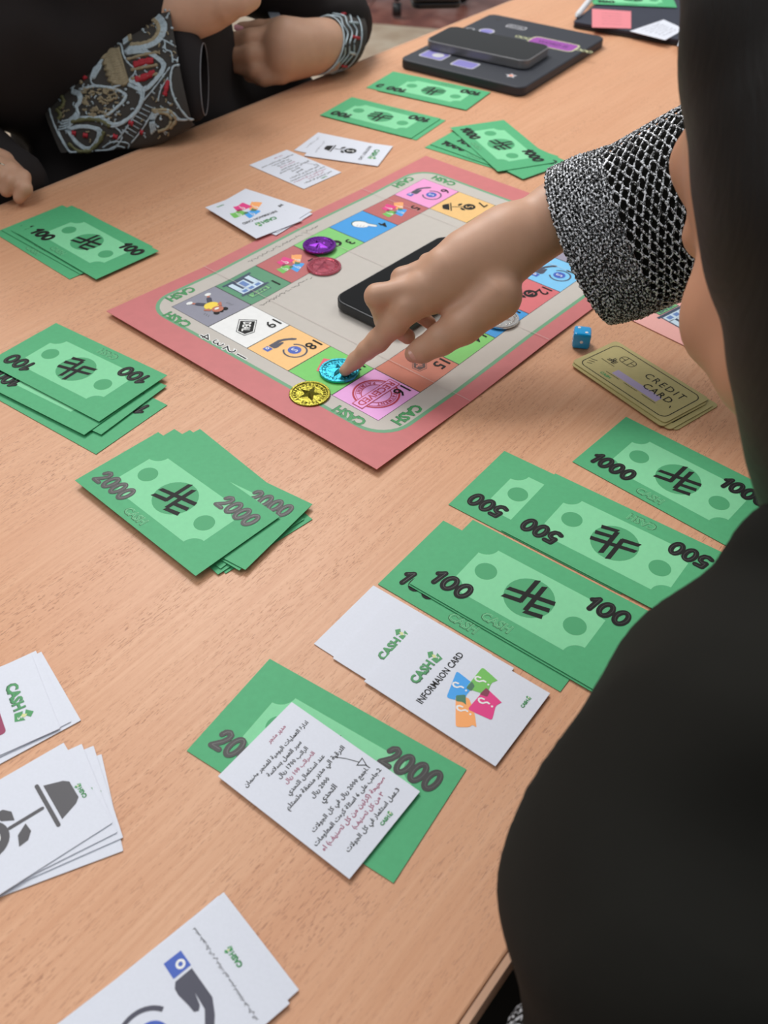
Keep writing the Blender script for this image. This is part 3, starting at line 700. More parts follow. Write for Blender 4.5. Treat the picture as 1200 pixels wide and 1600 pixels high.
for (i, j), colr, kind, num in cells:
    cx, cy = cellc(i, j); cm = mat('cell_%d_%d_%d' % colr, colr, .55, vary=.03, bscale=200)
    a = Art(); a.at(cx, cy); a.rect(0, 0, SU, SV, line_m, 3); a.rect(0, 0, SU - .0009, SV - .0009, cm, 4)
    sq = a.build('square', board, BZ, fold)
    e = Art(); e.at(cx, cy, PI)      # printed upside-down for the viewer: x = -u, y = +v
    if num: e.text(num, -.0155, .012 if len(num) < 2 else .0115, .0105, None, ink, 12, 0, .012, res=2)
    s = .040
    if num: e.build('number', sq, BZ, fold)
    e = Art(); e.at(cx, cy, PI); e.base = 4
    if kind == 'man':
        e.at(cx, cy, PI, .9)
        yl, br, nv_, wh, hr = mat('icon_yellow', (248, 216, 70), .5), mat('icon_brown', (190, 110, 84), .5), mat('icon_navy2', (52, 54, 76), .5), pwhite, ink
        for sx in (-1, 1):
            e.line([(sx * .003, -.006), (sx * .007, -.0115)], .0050, nv_, 6); e.line([(sx * .0075, -.0125), (sx * .0095, -.0155)], .0026, br, 6); e.disc(sx * .0112, -.0180, .0034, wh, 7, 12, .0024)
            e.line([(sx * .006, .003), (sx * .0095, .0015), (sx * .0065, .0055)], .0022, br, 9); e.disc(sx * .0052, .0130, .0030, hr, 6, 10)
            for q_ in range(3): e.line([(sx * .0125, .006 + q_ * .0025), (sx * .0155, .007 + q_ * .003)], .0003, line_m, 6, False)
        e.disc(0, .0, .0075, yl, 8, 20, .0062); e.disc(0, .0085, .0058, br, 9, 20, .0050); e.disc(0, .0075, .0026, wh, 10, 12, .0015)
        e.disc(0, .0138, .0022, hr, 6, 10)
    elif kind == 'bank': bank(e, .004, -.002, .034)
    elif kind == 'bub': bubbles(e, .001, -.001, .025, -BA)
    elif kind == 'dollar':
        e.disc(-.004, .004, .0062, ink, 6); e.text('S', -.004, .004, .008, None, cm, 7, 0, .02)
    elif kind == 'finger':
        e.T = (cx + .002, cy + .001, -BA - .25, 1)
        P_ = [(-.011, -.003), (-.012, .001), (-.010, .0045), (-.006, .0062), (-.001, .0060), (.003, .0035), (.011, .0030), (.0125, .0012), (.011, -.0004), (.004, -.0006), (.004, -.003), (.001, -.0052), (-.004, -.0062), (-.008, -.0055)]
        e.poly([(x * 1.06 - .0004, y * 1.08 + .0006) for x, y in P_], logo_d, 5); e.poly(P_, pwhite, 6)
        for q_ in range(3): e.line([(-.006 + q_ * .003, -.0045), (-.0055 + q_ * .003, -.001)], .0003, line_m, 7, False)
    elif kind == 'hand': handcoin(e, .002, .000, .036)
    elif kind == 'plant': e.T = (cx, cy, PI + .70, 1); plant(e, 0, -.002, .036, 0, ink, cm)
    elif kind == 'deal': e.T = (cx, cy, -(BA) - Q, 1); dealtag(e, .002, -.002, .025)
    elif kind == 'deal2': e.T = (cx, cy, -(BA) - Q, 1); dealtag(e, -.004, .002, .019, 0, 'DEAL', mat('faded_ink', (84, 52, 44), .6), cm)
    elif kind == 'stamp':
        st = mat('stamp_red', (188, 52, 72), .6)
        e.ring(.0, 0, .0165, .0180, st, 6); e.ring(0, 0, .0110, .0117, st, 6); e.ring(0, 0, .0152, .0156, st, 6)
        e.rect(0, 0, .043, .0102, st, 7); e.rect(0, 0, .0415, .0088, cm, 8); e.text('RECEIVED', 0, 0, .0062, .038, st, 9, 0, .02)
        for w0, base, sg in (('PAYMENT', Q, -1), ('PAYMENT', -Q, 1)):
            for q_, ch in enumerate(w0):
                t = base + sg * (q_ - 3) * .24; e.text(ch, .0134 * math.cos(t), .0134 * math.sin(t), .0028, None, st, 9, t - Q if sg < 0 else t + Q, .02)
    elif kind == 'card':
        e.at(cx, cy, PI + .45); e.rect(.0, .002, .022, .016, mat('icon_teal', (60, 146, 156), .5), 5, .001); e.rect(0, .002, .018, .011, mat('icon_teal_dark', (44, 112, 122), .5), 6)
        e.rect(-.004, -.006, .018, .009, mat('icon_coral', (232, 92, 104), .5), 5.5, .001); e.text('S', -.004, -.006, .005, None, ink, 7)
    e.build('picture', sq, BZ, fold)
def board_word(u, v, rot, body='CASH'):
    x, y = bl(u, v); a = Art(); a.at(x, y, rot)
    a.text(body, 0, 0, .0098, .0280, logo_d, 4, offset=.05); a.text(body, -.0003, .0003, .0092, .0273, logo_g, 5, offset=.035); a.build('printed_word', board, BZ, fold)
X_u, X_v = PI, Q          # text running along -u, along -v
e5u, e5v = MX + 7 * SU, MY + 5 * SV
board_word(MX + .40 * SU, MY - .0105, X_u); board_word(MX - .0095, MY + .42 * SV, X_v)
board_word(MX - .0095, e5v - .42 * SV, X_v); board_word(MX + .42 * SU, e5v + .0105, X_u)
board_word(e5u - .42 * SU, MY - .0105, X_u); board_word(e5u + .0095, MY + .42 * SV, X_v)
board_word(e5u - .42 * SU, e5v + .0105, X_u); board_word(e5u + .0095, e5v - .42 * SV, X_v)
a = Art()
for k, ch in enumerate('4321'):
    x, y = bl(MX - .0105, MY + SV * (1.22 + k * .30)); a.at(x, y, PI)
    a.text(ch, 0, 0, .0118, None, pwhite, 4, 0, .05); a.text(ch, 0, 0, .0105, None, ink, 5, 0, -.005)
a.build('printed_numbers', board, BZ, fold)
a = Art(); x0, y0 = bl(MX + 2.0 * SU, MY - .009); x1, y1 = bl(MX + 3.9 * SU, MY - .009); squiggle(a, x0, y0, x1, y1, .0035, line_m, 4, 5)
x0, y0 = bl(MX + 1.1 * SU, MY + SV + .006); x1, y1 = bl(MX + 2.4 * SU, MY + SV + .006); squiggle(a, x0, y0, x1, y1, .0035, line_m, 4, 6)
a.build('fine_print', board, BZ, fold)

# ------------------------------------------------------------------ coins
def coin(x, y, z, col, label, rot=0, clear=False, tilt=(0, 0)):
    m = mat('coin_' + label.split()[0], col, .24, 0 if clear else .9, bump=.35, bscale=330, trans=.5 if clear else 0)
    root = empty('coin', (x, y, z), rot); root.rotation_euler = (tilt[0], tilt[1], rot); R_ = .0152; t = .0022
    prof = [(0, 0), (R_ - .0006, 0), (R_, .0005), (R_, t - .0004), (R_ - .0004, t), (R_ - .0018, t), (R_ - .0024, t - .0007), (0, t - .0007)]
    n = 72; V = []; F_ = []
    for i in range(n):
        c, s = math.cos(2 * PI * i / n), math.sin(2 * PI * i / n); k_ = 1 + (.012 if i % 2 else 0)
        for r, z_ in prof[1:-1]: V.append((r * c * (k_ if r > R_ - .001 else 1), r * s * (k_ if r > R_ - .001 else 1), z_))
    m_ = len(prof) - 2
    for i in range(n):
        j = (i + 1) % n
        for k in range(m_ - 1): F_.append((i * m_ + k, j * m_ + k, j * m_ + k + 1, i * m_ + k + 1))
    F_.append([i * m_ for i in range(n)][::-1]); F_.append([i * m_ + m_ - 1 for i in range(n)])
    mesh_obj('coin_disc', V, F_, m, root)
    V = [(0, 0, t + .0016)]; F_ = []
    for i in range(10):
        r = .0096 if i % 2 == 0 else .0038; a_ = Q + i * PI / 5; V.append((r * math.cos(a_), r * math.sin(a_), t - .0007))
    for i in range(10): F_.append((0, 1 + i, 1 + (i + 1) % 10))
    mesh_obj('raised_star', V, F_, m, root)
    mb = MB()
    for i in range(26):
        if i in (0, 13): continue
        a_ = i * 2 * PI / 26; c_ = np.array([math.cos(a_), math.sin(a_)]); 
        P_ = [(c_[0] * .0100, c_[1] * .0100, t - .0005), (c_[0] * .0122, c_[1] * .0122, t - .0005)]
        mb.add(tube(P_, .00035, 4))
        if i % 2: mb.add(tube([(c_[0] * .0110 - c_[1] * .0008, c_[1] * .0110 + c_[0] * .0008, t - .0005), (c_[0] * .0110 + c_[1] * .0008, c_[1] * .0110 - c_[0] * .0008, t - .0005)], .00035, 4))
    mb.build('raised_letters', m, root)
    return tag(root, label, 'coin', 'toy coins on the board')
c1 = ptz(499, 383, .006); coin(c1[0], c1[1], .0048, (136, 56, 176), 'purple shiny plastic coin on square 3', .4)
c1 = ptz(506, 412, .006); coin(c1[0], c1[1], .0023, (202, 104, 120), 'rose pink shiny plastic coin beside the purple one', 1.2)
c1 = ptz(484, 616, .004); coin(c1[0], c1[1], .0030, (138, 130, 48), 'yellow gold shiny coin on the border line below square 17', .9)
ct = ptz(530, 580, .004); coin(ct[0], ct[1], .0034, (64, 178, 200), 'teal shiny coin under the pointing fingertip', .2)
c1 = ptz(782, 498, .004); coin(c1[0], c1[1], .0034, (226, 222, 218), 'clear silvery coin half hidden by the hand on square 13', .5)

# ------------------------------------------------------------------ die
die = empty('die', (.1560, .6110, 0), -.18); tag(die, 'translucent blue die with white pips on the table by the credit cards', 'die')
bm = bmesh.new(); bmesh.ops.create_cube(bm, size=.0138); bmesh.ops.bevel(bm, geom=bm.edges[:], offset=.0022, segments=4, affect='EDGES', profile=.5)
for v in bm.verts: v.co.z += .0070
dm = mat('die_blue', (26, 168, 236), .08, trans=.0, coat=.3)
bm_obj('die_body', bm, dm, die, True)
pw_ = mat('pip_white', (246, 248, 250), .4); hd = .0069
def pip(p, n_):
    bm = bmesh.new(); bmesh.ops.create_uvsphere(bm, u_segments=12, v_segments=6, radius=.0013)
    n_ = Vector(n_); 
    for v in bm.verts:
        d = v.co.dot(n_); v.co -= n_ * d * .82; v.co += Vector(p)
    bm_obj('pip', bm, pw_, die, True)
for x, y in ((-.0030, .0030), (.0030, -.0030)): pip((x, y, .0140), (0, 0, 1))
pip((0, -hd - .0001, .0070), (0, -1, 0))
for y, z in ((-.003, .004), (.003, .004), (-.003, .010), (.003, .010)): pip((hd + .0001, y, z), (1, 0, 0))
for y, z in ((-.003, .004), (.003, .010), (0, .007)): pip((-hd - .0001, y, z), (-1, 0, 0))

# ------------------------------------------------------------------ phones and tablet
glass = mat('phone_glass', (12, 11, 12), .12, spec=.3); rim = mat('phone_rim', (44, 46, 48), .42, .4); rim_l = mat('phone_rim_light', (128, 128, 130), .3, .3)
def phone(cx, cy, z, ang_, label, L_=.150, W_=.0735, T_=.0082, rm=rim, case=False):
    r = empty('smartphone', (cx, cy, z), ang_); tag(r, label, 'phone')
    slab('body', rrect(L_, W_, .0125, 8), 0, T_, rm, r, .0012, 3)
    slab('screen', rrect(L_ - .0035, W_ - .0035, .011, 8), T_ - .0001, T_ + .0003, glass, r)
    for x, s in ((.025, .012), (.045, .009), (.06, .009)):
        b_ = slab('side_button', rrect(s, .0009, .0002, 2), T_ * .35, T_ * .65, rm, r); b_.location = (-x, -W_ / 2 - .0003, 0)
    a_ = Art()
    for x in (-L_ / 2 + .016, L_ / 2 - .016): a_.rect(x, 0, .0006, W_ - .004, mat('antenna', (100, 102, 106), .4), 1)
    return r
pa = np.array([-.0461, .6562]); ud = np.array([.048, .7656]) - pa; ua = math.atan2(ud[1], ud[0]) ; ud = ud / np.linalg.norm(ud); vd = np.array([ud[1], -ud[0]])
pc = pa + ud * (.075 + .0015) + vd * (.0367 - .001)
phone(pc[0], pc[1], .0036, ua, 'black smartphone lying on the board under the pointing hand')
tc_ = np.array([.1553, 1.2957]); ta = math.atan2(1.1451 - 1.2452, .1586 - .0112)
tab = empty('tablet', (tc_[0], tc_[1], .0003), ta + .0); tag(tab, 'black tablet case covered in stickers at the far end of the table', 'tablet')
tabm = mat('tablet_case', (42, 45, 54), .55, vary=.08, bscale=300)
slab('case', rrect(.182, .241, .012, 6), 0, .0115, tabm, tab, .002, 3)
def sticker(name, cx, cy, fn, lab=None):
    a_ = Art(); a_.at(cx, cy); fn(a_); o = a_.build(name, tab, .0115)
    if lab: o['label'] = lab
gw, vio, cream = mat('sticker_white', (196, 196, 200), .5), mat('sticker_violet', (150, 70, 160), .5), mat('sticker_cream', (205, 208, 160), .5)
lav = mat('sticker_lavender', (130, 124, 190), .5)
def s1(a_): a_.poly(rrect(.070, .034, .008), cream, 1); a_.poly(rrect(.066, .030, .007), vio, 2); a_.text('WORD IS', 0, 0, .010, .045, mat('sticker_plum', (96, 34, 110), .5), 3, 0, .03)
sticker('sticker', .045, .050, lambda a_: s1(a_), 'violet sticker framed in cream')
def chain_art(a_):
    for k in range(3): a_.ring(k * .008, 0, .0028, .0042, cream, 2, n=14)
sticker('sticker', .083, .050, chain_art); sticker('sticker', -.008, .050, chain_art)
sticker('sticker', -.055, .045, lambda a_: (a_.disc(0, 0, .011, gw, 1), a_.disc(0, 0, .009, lav, 2)), 'round lavender sticker')
sticker('sticker', -.030, .085, lambda a_: (a_.poly(rrect(.030, .014, .004), gw, 1), a_.poly(rrect(.027, .011, .003), tabm, 2), a_.text('BOOK', 0, 0, .007, .022, gw, 3)))
sticker('sticker', -.078, .030, lambda a_: (a_.poly(rrect(.012, .030, .006), gw, 1), a_.poly(rrect(.009, .027, .004), tabm, 2)), 'outlined white clip sticker')
sticker('sticker', -.060, -.082, lambda a_: (a_.poly(rrect(.036, .028, .004), gw, 1), a_.poly(rrect(.033, .025, .004), lav, 2), a_.disc(.004, .002, .008, gw, 3)), 'lavender sticker')
sticker('sticker', -.010, -.088, lambda a_: (a_.poly(rrect(.034, .024, .004), gw, 1), a_.poly(rrect(.031, .021, .004), lav, 2)), 'second lavender sticker')
sticker('sticker', .058, -.090, lambda a_: (a_.poly([(.008 * math.cos(t * PI / 5) * (1 if t % 2 else .5), .008 * math.sin(t * PI / 5) * (1 if t % 2 else .5)) for t in range(10)], gw, 1), a_.disc(0, 0, .003, mat('sticker_orange', (224, 140, 110), .5), 2)), 'small star sticker')
sticker('sticker', .020, .005, lambda a_: a_.text('FUTURE', 0, 0, .006, .034, gw, 2))
sticker('camera_hole', -.068, .100, lambda a_: a_.disc(0, 0, .004, drk, 1))
pp = ptz(762, 75, .024); phone(.1290, 1.2760, .0120 + .0003, math.atan2(1.2123 - 1.2881, .166 - .0453), 'black smartphone with light grey rim lying on the tablet', .150, .0735, .0110, rim_l)

# dark blue folder at the top right and what lies on it
fold_o = empty('folder', (0, 0, .0003), 0); tag(fold_o, 'dark navy folder at the top right corner of the table', 'folder')
navy = mat('folder_navy', (40, 44, 60), .6, vary=.06, bscale=60)
fp = [ptz(893, 44, 0)[:2], ptz(1090, 78, 0)[:2]]; fd = (fp[1] - fp[0]); fd /= np.linalg.norm(fd); fn_ = np.array([-fd[1], fd[0]])
fang = math.atan2(fd[1], fd[0]); fold_o.location = (*(fp[0] + fd * .15 + fn_ * .10), .0003); fold_o.rotation_euler = (0, 0, fang)
slab('cover', rrect(.30, .20, .008, 5), .004, .0090, navy, fold_o, .0012); slab('back_cover', rrect(.30, .20, .008, 5), 0, .0038, drk, fold_o, .001)
o = slab('spine_seam', rrect(.0012, .196, 0), .0089, .0094, drk, fold_o); o.location = (.02, 0, 0)
def paper(name, pxs, z, m, label, art=None):
    P = np.array([ptz(x, y, z)[:2] for x, y in pxs]); c = P.mean(0); o = slab(name, [tuple(p - c) for p in P], 0, .0004, m); o.location = (c[0], c[1], z)
    tag(o, label, 'paper')
    if art: art(o, P - c)
    return o
notep = mat('note_pink', (222, 130, 138), .6)
def lines_art(o, P):
    a_ = Art(); 
    for k in range(5):
        t = .2 + .15 * k; p0 = P[0] * (1 - t) + P[3] * t; p1 = P[1] * (1 - t) + P[2] * t
        squiggle(a_, *(p0 * .75 + p1 * .25), *(p0 * .25 + p1 * .75), .003, mat('faint_ink', (120, 70, 76), .6), 2, k, .0006)
    a_.build('handwriting', o, .0004)
paper('sticky_note', [(925, 14), (986, 18), (986, 45), (925, 43)], .0096, notep, 'pink paper note with small handwriting on the navy folder', lines_art)
def lines2(o, P):
    a_ = Art(); gm = mat('faint_grey', (150, 150, 158), .6)
    c = P.mean(0)
    for k in range(6):
        t = .15 + .13 * k; p0 = P[0] * (1 - t) + P[3] * t; p1 = P[1] * (1 - t) + P[2] * t
        squiggle(a_, *(p0 * .8 + p1 * .2), *(p0 * .2 + p1 * .8), .004, gm, 2, k, .0009)
    a_.build('faint_print', o, .0004)
paper('paper_slip', [(984, 49), (1037, 31), (1070, 46), (1039, 63)], .0096, white, 'white printed paper slip on the navy folder, right of the pink note', lines2)
paper('paper_slip', [(1058, 72), (1068, 52), (1110, 60), (1110, 80)], .0096, white, 'white paper corner beside the face at the top right')
sty = empty('stylus', (0, 0, 0)); tag(sty, 'white stylus pen along the left edge of the navy folder', 'pen')
s0, s1_ = ptz(900, 27, .012), ptz(926, -6, .012); d_ = s1_ - s0
mb = MB(); mb.add(tube([s0 + d_ * t for t in (.08, .1, .9, 1)], [.0035, .0042, .0042, .003], 14)); o = mb.build('barrel', mat('stylus_white', (225, 226, 230), .3), sty)
mb = MB(); mb.add(tube([s0 + d_ * t for t in (0, .09)], [.001, .0036], 14)); mb.build('tip', mat('stylus_tip', (190, 192, 196), .3), sty)
o = empty('glasses_case', (.069, 1.528, .0003), .1); tag(o, 'black case at the very top edge of the table', 'case'); slab('lower_shell', rrect(.075, .045, .012), 0, .008, drk, o, .002); slab('lid', rrect(.075, .045, .012), .0083, .016, drk, o, .003)

# ------------------------------------------------------------------ credit cards and debts card
olv = mat('card_gold', (184, 172, 116), .5, .15, vary=.04, bscale=200); lilac = mat('strip_lilac', (168, 156, 188), .6)
def credit(x, y, a_, z, label):
    o = slab('credit_card', rrect(.094, .0495, .0035, 4), 0, .0006, olv); o.location = (x, y, z); o.rotation_euler = (0, 0, a_)
    A_ = Art(); w_, h_ = .086, .0425
    A_.poly(rrect(w_, h_, .006, 6), ink, 1, [rrect(w_ - .0016, h_ - .0016, .0052, 6)]); A_.build('border_line', o, .0006)
    A_ = Art(); A_.text('CREDIT', .0175, .0095, .0072, .037, ink, 2, 0, .004, space=1.3); A_.text('CARD', .020, -.0015, .0072, .026, ink, 4, 0, .004, space=1.2); A_.build('lettering', o, .0006)
    A_ = Art(); A_.at(-.021, .0105); A_.poly(rrect(.0145, .0090, .0040, 5), ink, 2, [rrect(.0133, .0078, .0034, 5)])
    for x_ in (-.0025, .0025): A_.line([(x_, -.004), (x_, .004)], .0006, ink, 2, False)
    A_.line([(-.0066, 0), (-.0025, 0)], .0006, ink, 2, False); A_.line([(.0025, 0), (.0066, 0)], .0006, ink, 2, False); A_.build('chip', o, .0006)
    A_ = Art(); A_.rect(.004, -.0072, .044, .0072, lilac, 1.5); A_.build('lilac_strip', o, .0006, )
    A_ = Art()
    for x0 in (-.022, -.004, .014): A_.line([(x0, -.0125), (x0 + .013, -.0125)], .0005, ink, 3)
    A_.line([(-.036, -.003), (-.023, -.003)], .0005, ink, 3); A_.at(-.029, .002, 0, .28); emblem_art(A_, ink, .0152, 3); A_.at()
    for k in range(3): A_.line([(-.041 + k * .001, -.010 - k * .003), (-.036, -.008 - k * .003)], .0006, ink, 3)
    A_.line([(.036, -.006), (.037, -.008)], .0008, ink, 3)
    A_.text('CASH', -.019, -.0165, .003, .010, logo_g, 3, 0, .05); A_.build('markings', o, .0006)
    return tag(o, label, 'credit card', 'gold play credit cards')
credit(.1985, .5545, -.905, .0003, 'bottom gold play credit card, its right corner sticking out')
credit(.1950, .5545, -.925, .0011, 'second lowest gold play credit card')
credit(.1910, .5570, -.945, .0020, 'gold play credit card just under the top one')
credit(.1925, .5600, -.932, .0029, 'top gold card reading CREDIT CARD in black hand lettering')
dc = np.array([.2009, .6504]); dd = np.array([.2434, .6064]) - dc; da = math.atan2(dd[1], dd[0]); dd /= np.linalg.norm(dd); dn = np.array([-dd[1], dd[0]])
o = slab('debts_card', rrect(.125, .082, 0), 0, .0005, mat('debts_pink', (243, 178, 170), .55, vary=.02)); cc = dc + dd * .0625 - dd * .022 + dn * .041
o.location = (cc[0], cc[1], .0003); o.rotation_euler = (0, 0, da); tag(o, 'pink debts card with bank drawing, half hidden behind the face', 'card')
A_ = Art(); A_.text('DEBTS CARD', -.0315, .001, .0058, .038, ink, 2, Q - .05, .01); A_.build('lettering', o, .0005)
A_ = Art(); bank(A_, -.0115, -.0065, .038, Q - .1); A_.build('bank_picture', o, .0005)

# ------------------------------------------------------------------ woman in black at the right (pointing)
womanC = empty('person', tuple(W(.37, -.14, FZ))); tag(womanC, 'woman in black abaya with silver knit sleeve pointing at the board', 'person')
def cpar(o):
    o.parent = womanC; o.matrix_parent_inverse = Matrix.Translation(-Vector(womanC.location)); return o
tipz = .0034 + .0022 + .0035
T_ = ptz(539, 579, tipz); Td = (T_ - CP) @ M[2]
idx = chain([(T_, 9 * Td / FPX), pj(556, 563, Td - .001, 12), pj(573, 547, .671, 14), pj(590, 533, .666, 17), pj(616, 506, .657, 20), pj(636, 481, .650, 22)], .004)
mid = chain([pj(658, 448, .645, 21), pj(589, 463, .650, 18.5), pj(601, 500, .672, 15), pj(637, 526, .672, 12)], .004)
ring_ = chain([pj(690, 412, .645, 20), pj(628, 435, .652, 16), pj(640, 480, .672, 13), pj(672, 505, .67, 10)], .004)
pnk_ = chain([pj(720, 391, .650, 17), pj(668, 410, .656, 12.5), pj(685, 450, .668, 11), pj(705, 470, .665, 9)], .004)
thb = chain([pj(645, 553, .662, 13), pj(660, 547, .660, 18), pj(688, 531, .655, 23), pj(722, 508, .650, 29), pj(775, 462, .648, 41)], .006)
def cc(a_, b_, k): return ('c', pt(*a_[:3]), pt(*b_[:3]), a_[3] * a_[2] / FPX, b_[3] * b_[2] / FPX, k)
palm = [cc((636, 481, .650, 23), (770, 412, .652, 44), .014), cc((662, 446, .646, 24), (780, 385, .650, 46), .014), cc((692, 412, .644, 23), (792, 368, .650, 38), .014), cc((722, 390, .648, 20), (800, 365, .652, 34), .014),
        cc((790, 372, .650, 40), (873, 324, .652, 37), .010), cc((800, 400, .652, 40), (882, 348, .652, 37), .010), cc((873, 330, .652, 42), (1150, 268, .632, 62), .012)]
hand_g = [(.004, palm), (.007, thb), (.0045, pnk_), (.0035, ring_), (.0035, mid), (.006, idx)]
Vh, Qh = sdf_mesh(hand_g, .00115)
# head and shoulders under the cloth, coarser, same skin
hc = pt(1353, 300, .39); Fw = np.array([-.30, .22, .93]) @ M; Uw = np.array([.06, -.98, .2]) @ M; Fw /= np.linalg.norm(Fw); Uw -= Fw * (Uw @ Fw); Uw /= np.linalg.norm(Uw); Lw = np.cross(Uw, Fw)
def hp(f, l, u): return hc + Fw * f + Lw * l + Uw * u
RR = np.array([Fw, Lw, Uw])
def head_prims(hp, RR):
    P = [('e', hp(-.012, 0, .028), (.093, .075, .088), RR, .02), ('e', hp(.020, 0, -.030), (.056, .049, .080), RR, .02), ('e', hp(.062, 0, .045), (.022, .052, .026), RR, .015),
         ('e', hp(.046, 0, -.106), (.026, .024, .022), RR, .018), ('c', hp(.082, 0, .012), hp(.099, 0, -.022), .007, .010, .008), ('e', hp(.076, 0, -.058), (.012, .024, .010), RR, .008)]
    for s in (-1, 1):
        P += [('e', hp(.046, s * .036, -.044), (.026, .021, .026), RR, .018), ('e', hp(.066, s * .030, .008), (.012, .014, .010), RR, .008), ('e', hp(-.026, s * .066, -.008), (.014, .008, .028), RR, .004), ('e', hp(.016, s * .036, -.078), (.034, .018, .024), RR, .018)]
    return P
nb = W(.37, -.055, .10)
neck = [('c', hp(-.02, 0, -.06), nb, .050, .055, .02), ('c', nb, W(.37, -.10, -.15), .075, .10, .04)]
Vd, Qd = sdf_mesh([(.01, head_prims(hp, RR)), (.015, neck)], .004)
armC = [('c', pt(1140, 270, .632), pt(1420, 255, .62), .029, .040, .01), ('c', pt(1420, 255, .62), W(.50, -.06, .14), .042, .05, .02),
        ('c', W(.24, -.05, .12), pt(1110, 1640, .36), .048, .040, .02), ('c', W(.24, -.05, .12), W(.50, -.06, .14), .055, .055, .02)]
Va, Qa = sdf_mesh([(.0, armC)], .006)
V = np.concatenate([Vh, Vd, Va]); Qs = np.concatenate([Qh, Qd + len(Vh), Qa + len(Vh) + len(Vd)])
me = bpy.data.meshes.new('body'); me.from_pydata(V.tolist(), [], Qs.tolist()); me.materials.append(skin); me.materials.append(skin_dk)
mi = np.zeros(len(Qs), np.int32); mi[len(Qh):] = 1; me.polygons.foreach_set('material_index', mi); me.polygons.foreach_set('use_smooth', [True] * len(Qs)); me.update()
bodyC = cpar(link(bpy.data.objects.new('body', me)))
def nail(c, n_, d, w_, l_, parent_fn, m=nailm):
    n_ = np.array(n_) / np.linalg.norm(n_); d = np.array(d) - n_ * (np.array(d) @ n_); d /= np.linalg.norm(d); s_ = np.cross(n_, d); V = []; F_ = []
    K = 8
    for i in range(K + 1):
        for j in range(K + 1):
            a_, b_ = i / K * 2 - 1, j / K * 2 - 1
            q_ = max(abs(a_), abs(b_)); r_ = math.hypot(a_, b_) or 1; f_ = q_ / r_ * .55 + .45
            V.append(np.array(c) + d * a_ * f_ * l_ + s_ * b_ * f_ * w_ - n_ * (b_ * f_) ** 2 * w_ * .45)
    for i in range(K):
        for j in range(K): F_.append((i * (K + 1) + j, i * (K + 1) + j + 1, (i + 1) * (K + 1) + j + 1, (i + 1) * (K + 1) + j))
    return parent_fn(mesh_obj('fingernail', V, F_, m, None, True))
up = np.array([0, 0, 1.0]); tocam = lambda p: (CP - p) / np.linalg.norm(CP - p)
p_ = pt(545, 570, Td - .0065); 
p_ = pt(651, 549, .661); nail(p_ + tocam(p_) * .0078, tocam(p_) + np.array([-.2, .1, .1]), pt(640, 556, .66) - pt(665, 545, .66), .0050, .0062, cpar)
# hair
hair_m = mat('dark_hair', (15, 11, 9), .55, spec=.3); nt, p = nodes_of(hair_m); tc = nt.nodes.new('ShaderNodeTexCoord'); mp = nt.nodes.new('ShaderNodeMapping'); mp.inputs['Scale'].default_value = (900, 60, 60)
nz = nt.nodes.new('ShaderNodeTexNoise'); nz.inputs['Scale'].default_value = 1; nz.inputs['Detail'].default_value = 3; b = nt.nodes.new('ShaderNodeBump'); b.inputs['Strength'].default_value = .5; b.inputs['Distance'].default_value = .001
nt.links.new(tc.outputs['Object'], mp.inputs[0]); nt.links.new(mp.outputs[0], nz.inputs['Vector']); nt.links.new(nz.outputs[0], b.inputs['Height']); nt.links.new(b.outputs[0], p.inputs['Normal'])
hs = [pj(1375, -140, .36, 300), pj(1380, 60, .345, 300), pj(1401, 232, .34, 300), pj(1417, 334, .335, 300), pj(1450, 400, .33, 300), pj(1466, 470, .33, 300), pj(1462, 522, .33, 300), pj(1486, 646, .33, 300), pj(1516, 735, .33, 300), pj(1556, 860, .335, 270)]
cap_ = [('e', hp(-.022, 0, .050), (.086, .084, .082), RR, .010)]
cpar(soft('hair', [(.0, chain(hs, .006)), (.004, cap_)], .004, hair_m))
# abaya
ab = [('c', pj(1235, 870, .34, 0)[0], pj(1330, 800, .36, 0)[0], 112 * .34 / FPX, 130 * .36 / FPX, .012),
      ('c', pj(1195, 1190, .33, 0)[0], pj(1095, 1400, .33, 0)[0], 272 * .33 / FPX, 288 * .33 / FPX, .02),
      ('c', pj(1095, 1400, .33, 0)[0], pj(1112, 1500, .335, 0)[0], 288 * .33 / FPX, 305 * .335 / FPX, .02),
      ('c', pj(1112, 1500, .335, 0)[0], pj(1150, 1720, .35, 0)[0], 305 * .335 / FPX, 305 * .35 / FPX, .02),
      ('c', pj(1195, 1190, .33, 0)[0], pj(1270, 965, .35, 0)[0], 268 * .33 / FPX, 152 * .35 / FPX, .02),
      ('c', W(.26, -.06, .11), W(.50, -.08, .12), .085, .085, .03), ('c', W(.38, -.10, .08), W(.38, -.19, -.24), .10, .13, .03),
      ('c', W(.50, -.07, .13), pt(1420, 255, .62), .075, .055, .03), ('c', pt(1420, 255, .62), pt(1260, 290, .64), .055, .05, .01)]
def folds(F, X, Y, Z_):
    w_ = np.sin((X * 60 + Y * 34 + Z_ * 22)) * .0022 + np.sin((X * -38 + Y * 52 + Z_ * 75) + 1) * .0022 + np.abs(np.sin(X * 30 + Y * 44 - Z_ * 30)) * .003
    return F + w_
cpar(soft('abaya', [(.02, ab)], .005, blk, post=folds))
lap = [('c', W(.26, -.16, -.23), W(.24, .20, -.24), .085, .075, .04), ('c', W(.46, -.16, -.23), W(.48, .20, -.24), .085, .075, .04), ('c', W(.28, -.14, -.22), W(.44, -.14, -.22), .12, .12, .04), ('c', W(.10, -.02, -.26), W(.24, -.05, -.23), .07, .08, .05),
       ('c', W(.24, .22, -.25), W(.23, .24, -.66), .07, .06, .04), ('c', W(.48, .22, -.25), W(.49, .24, -.66), .07, .06, .04)]
cpar(soft('abaya_skirt', [(.03, lap)], .010, blk, post=folds))
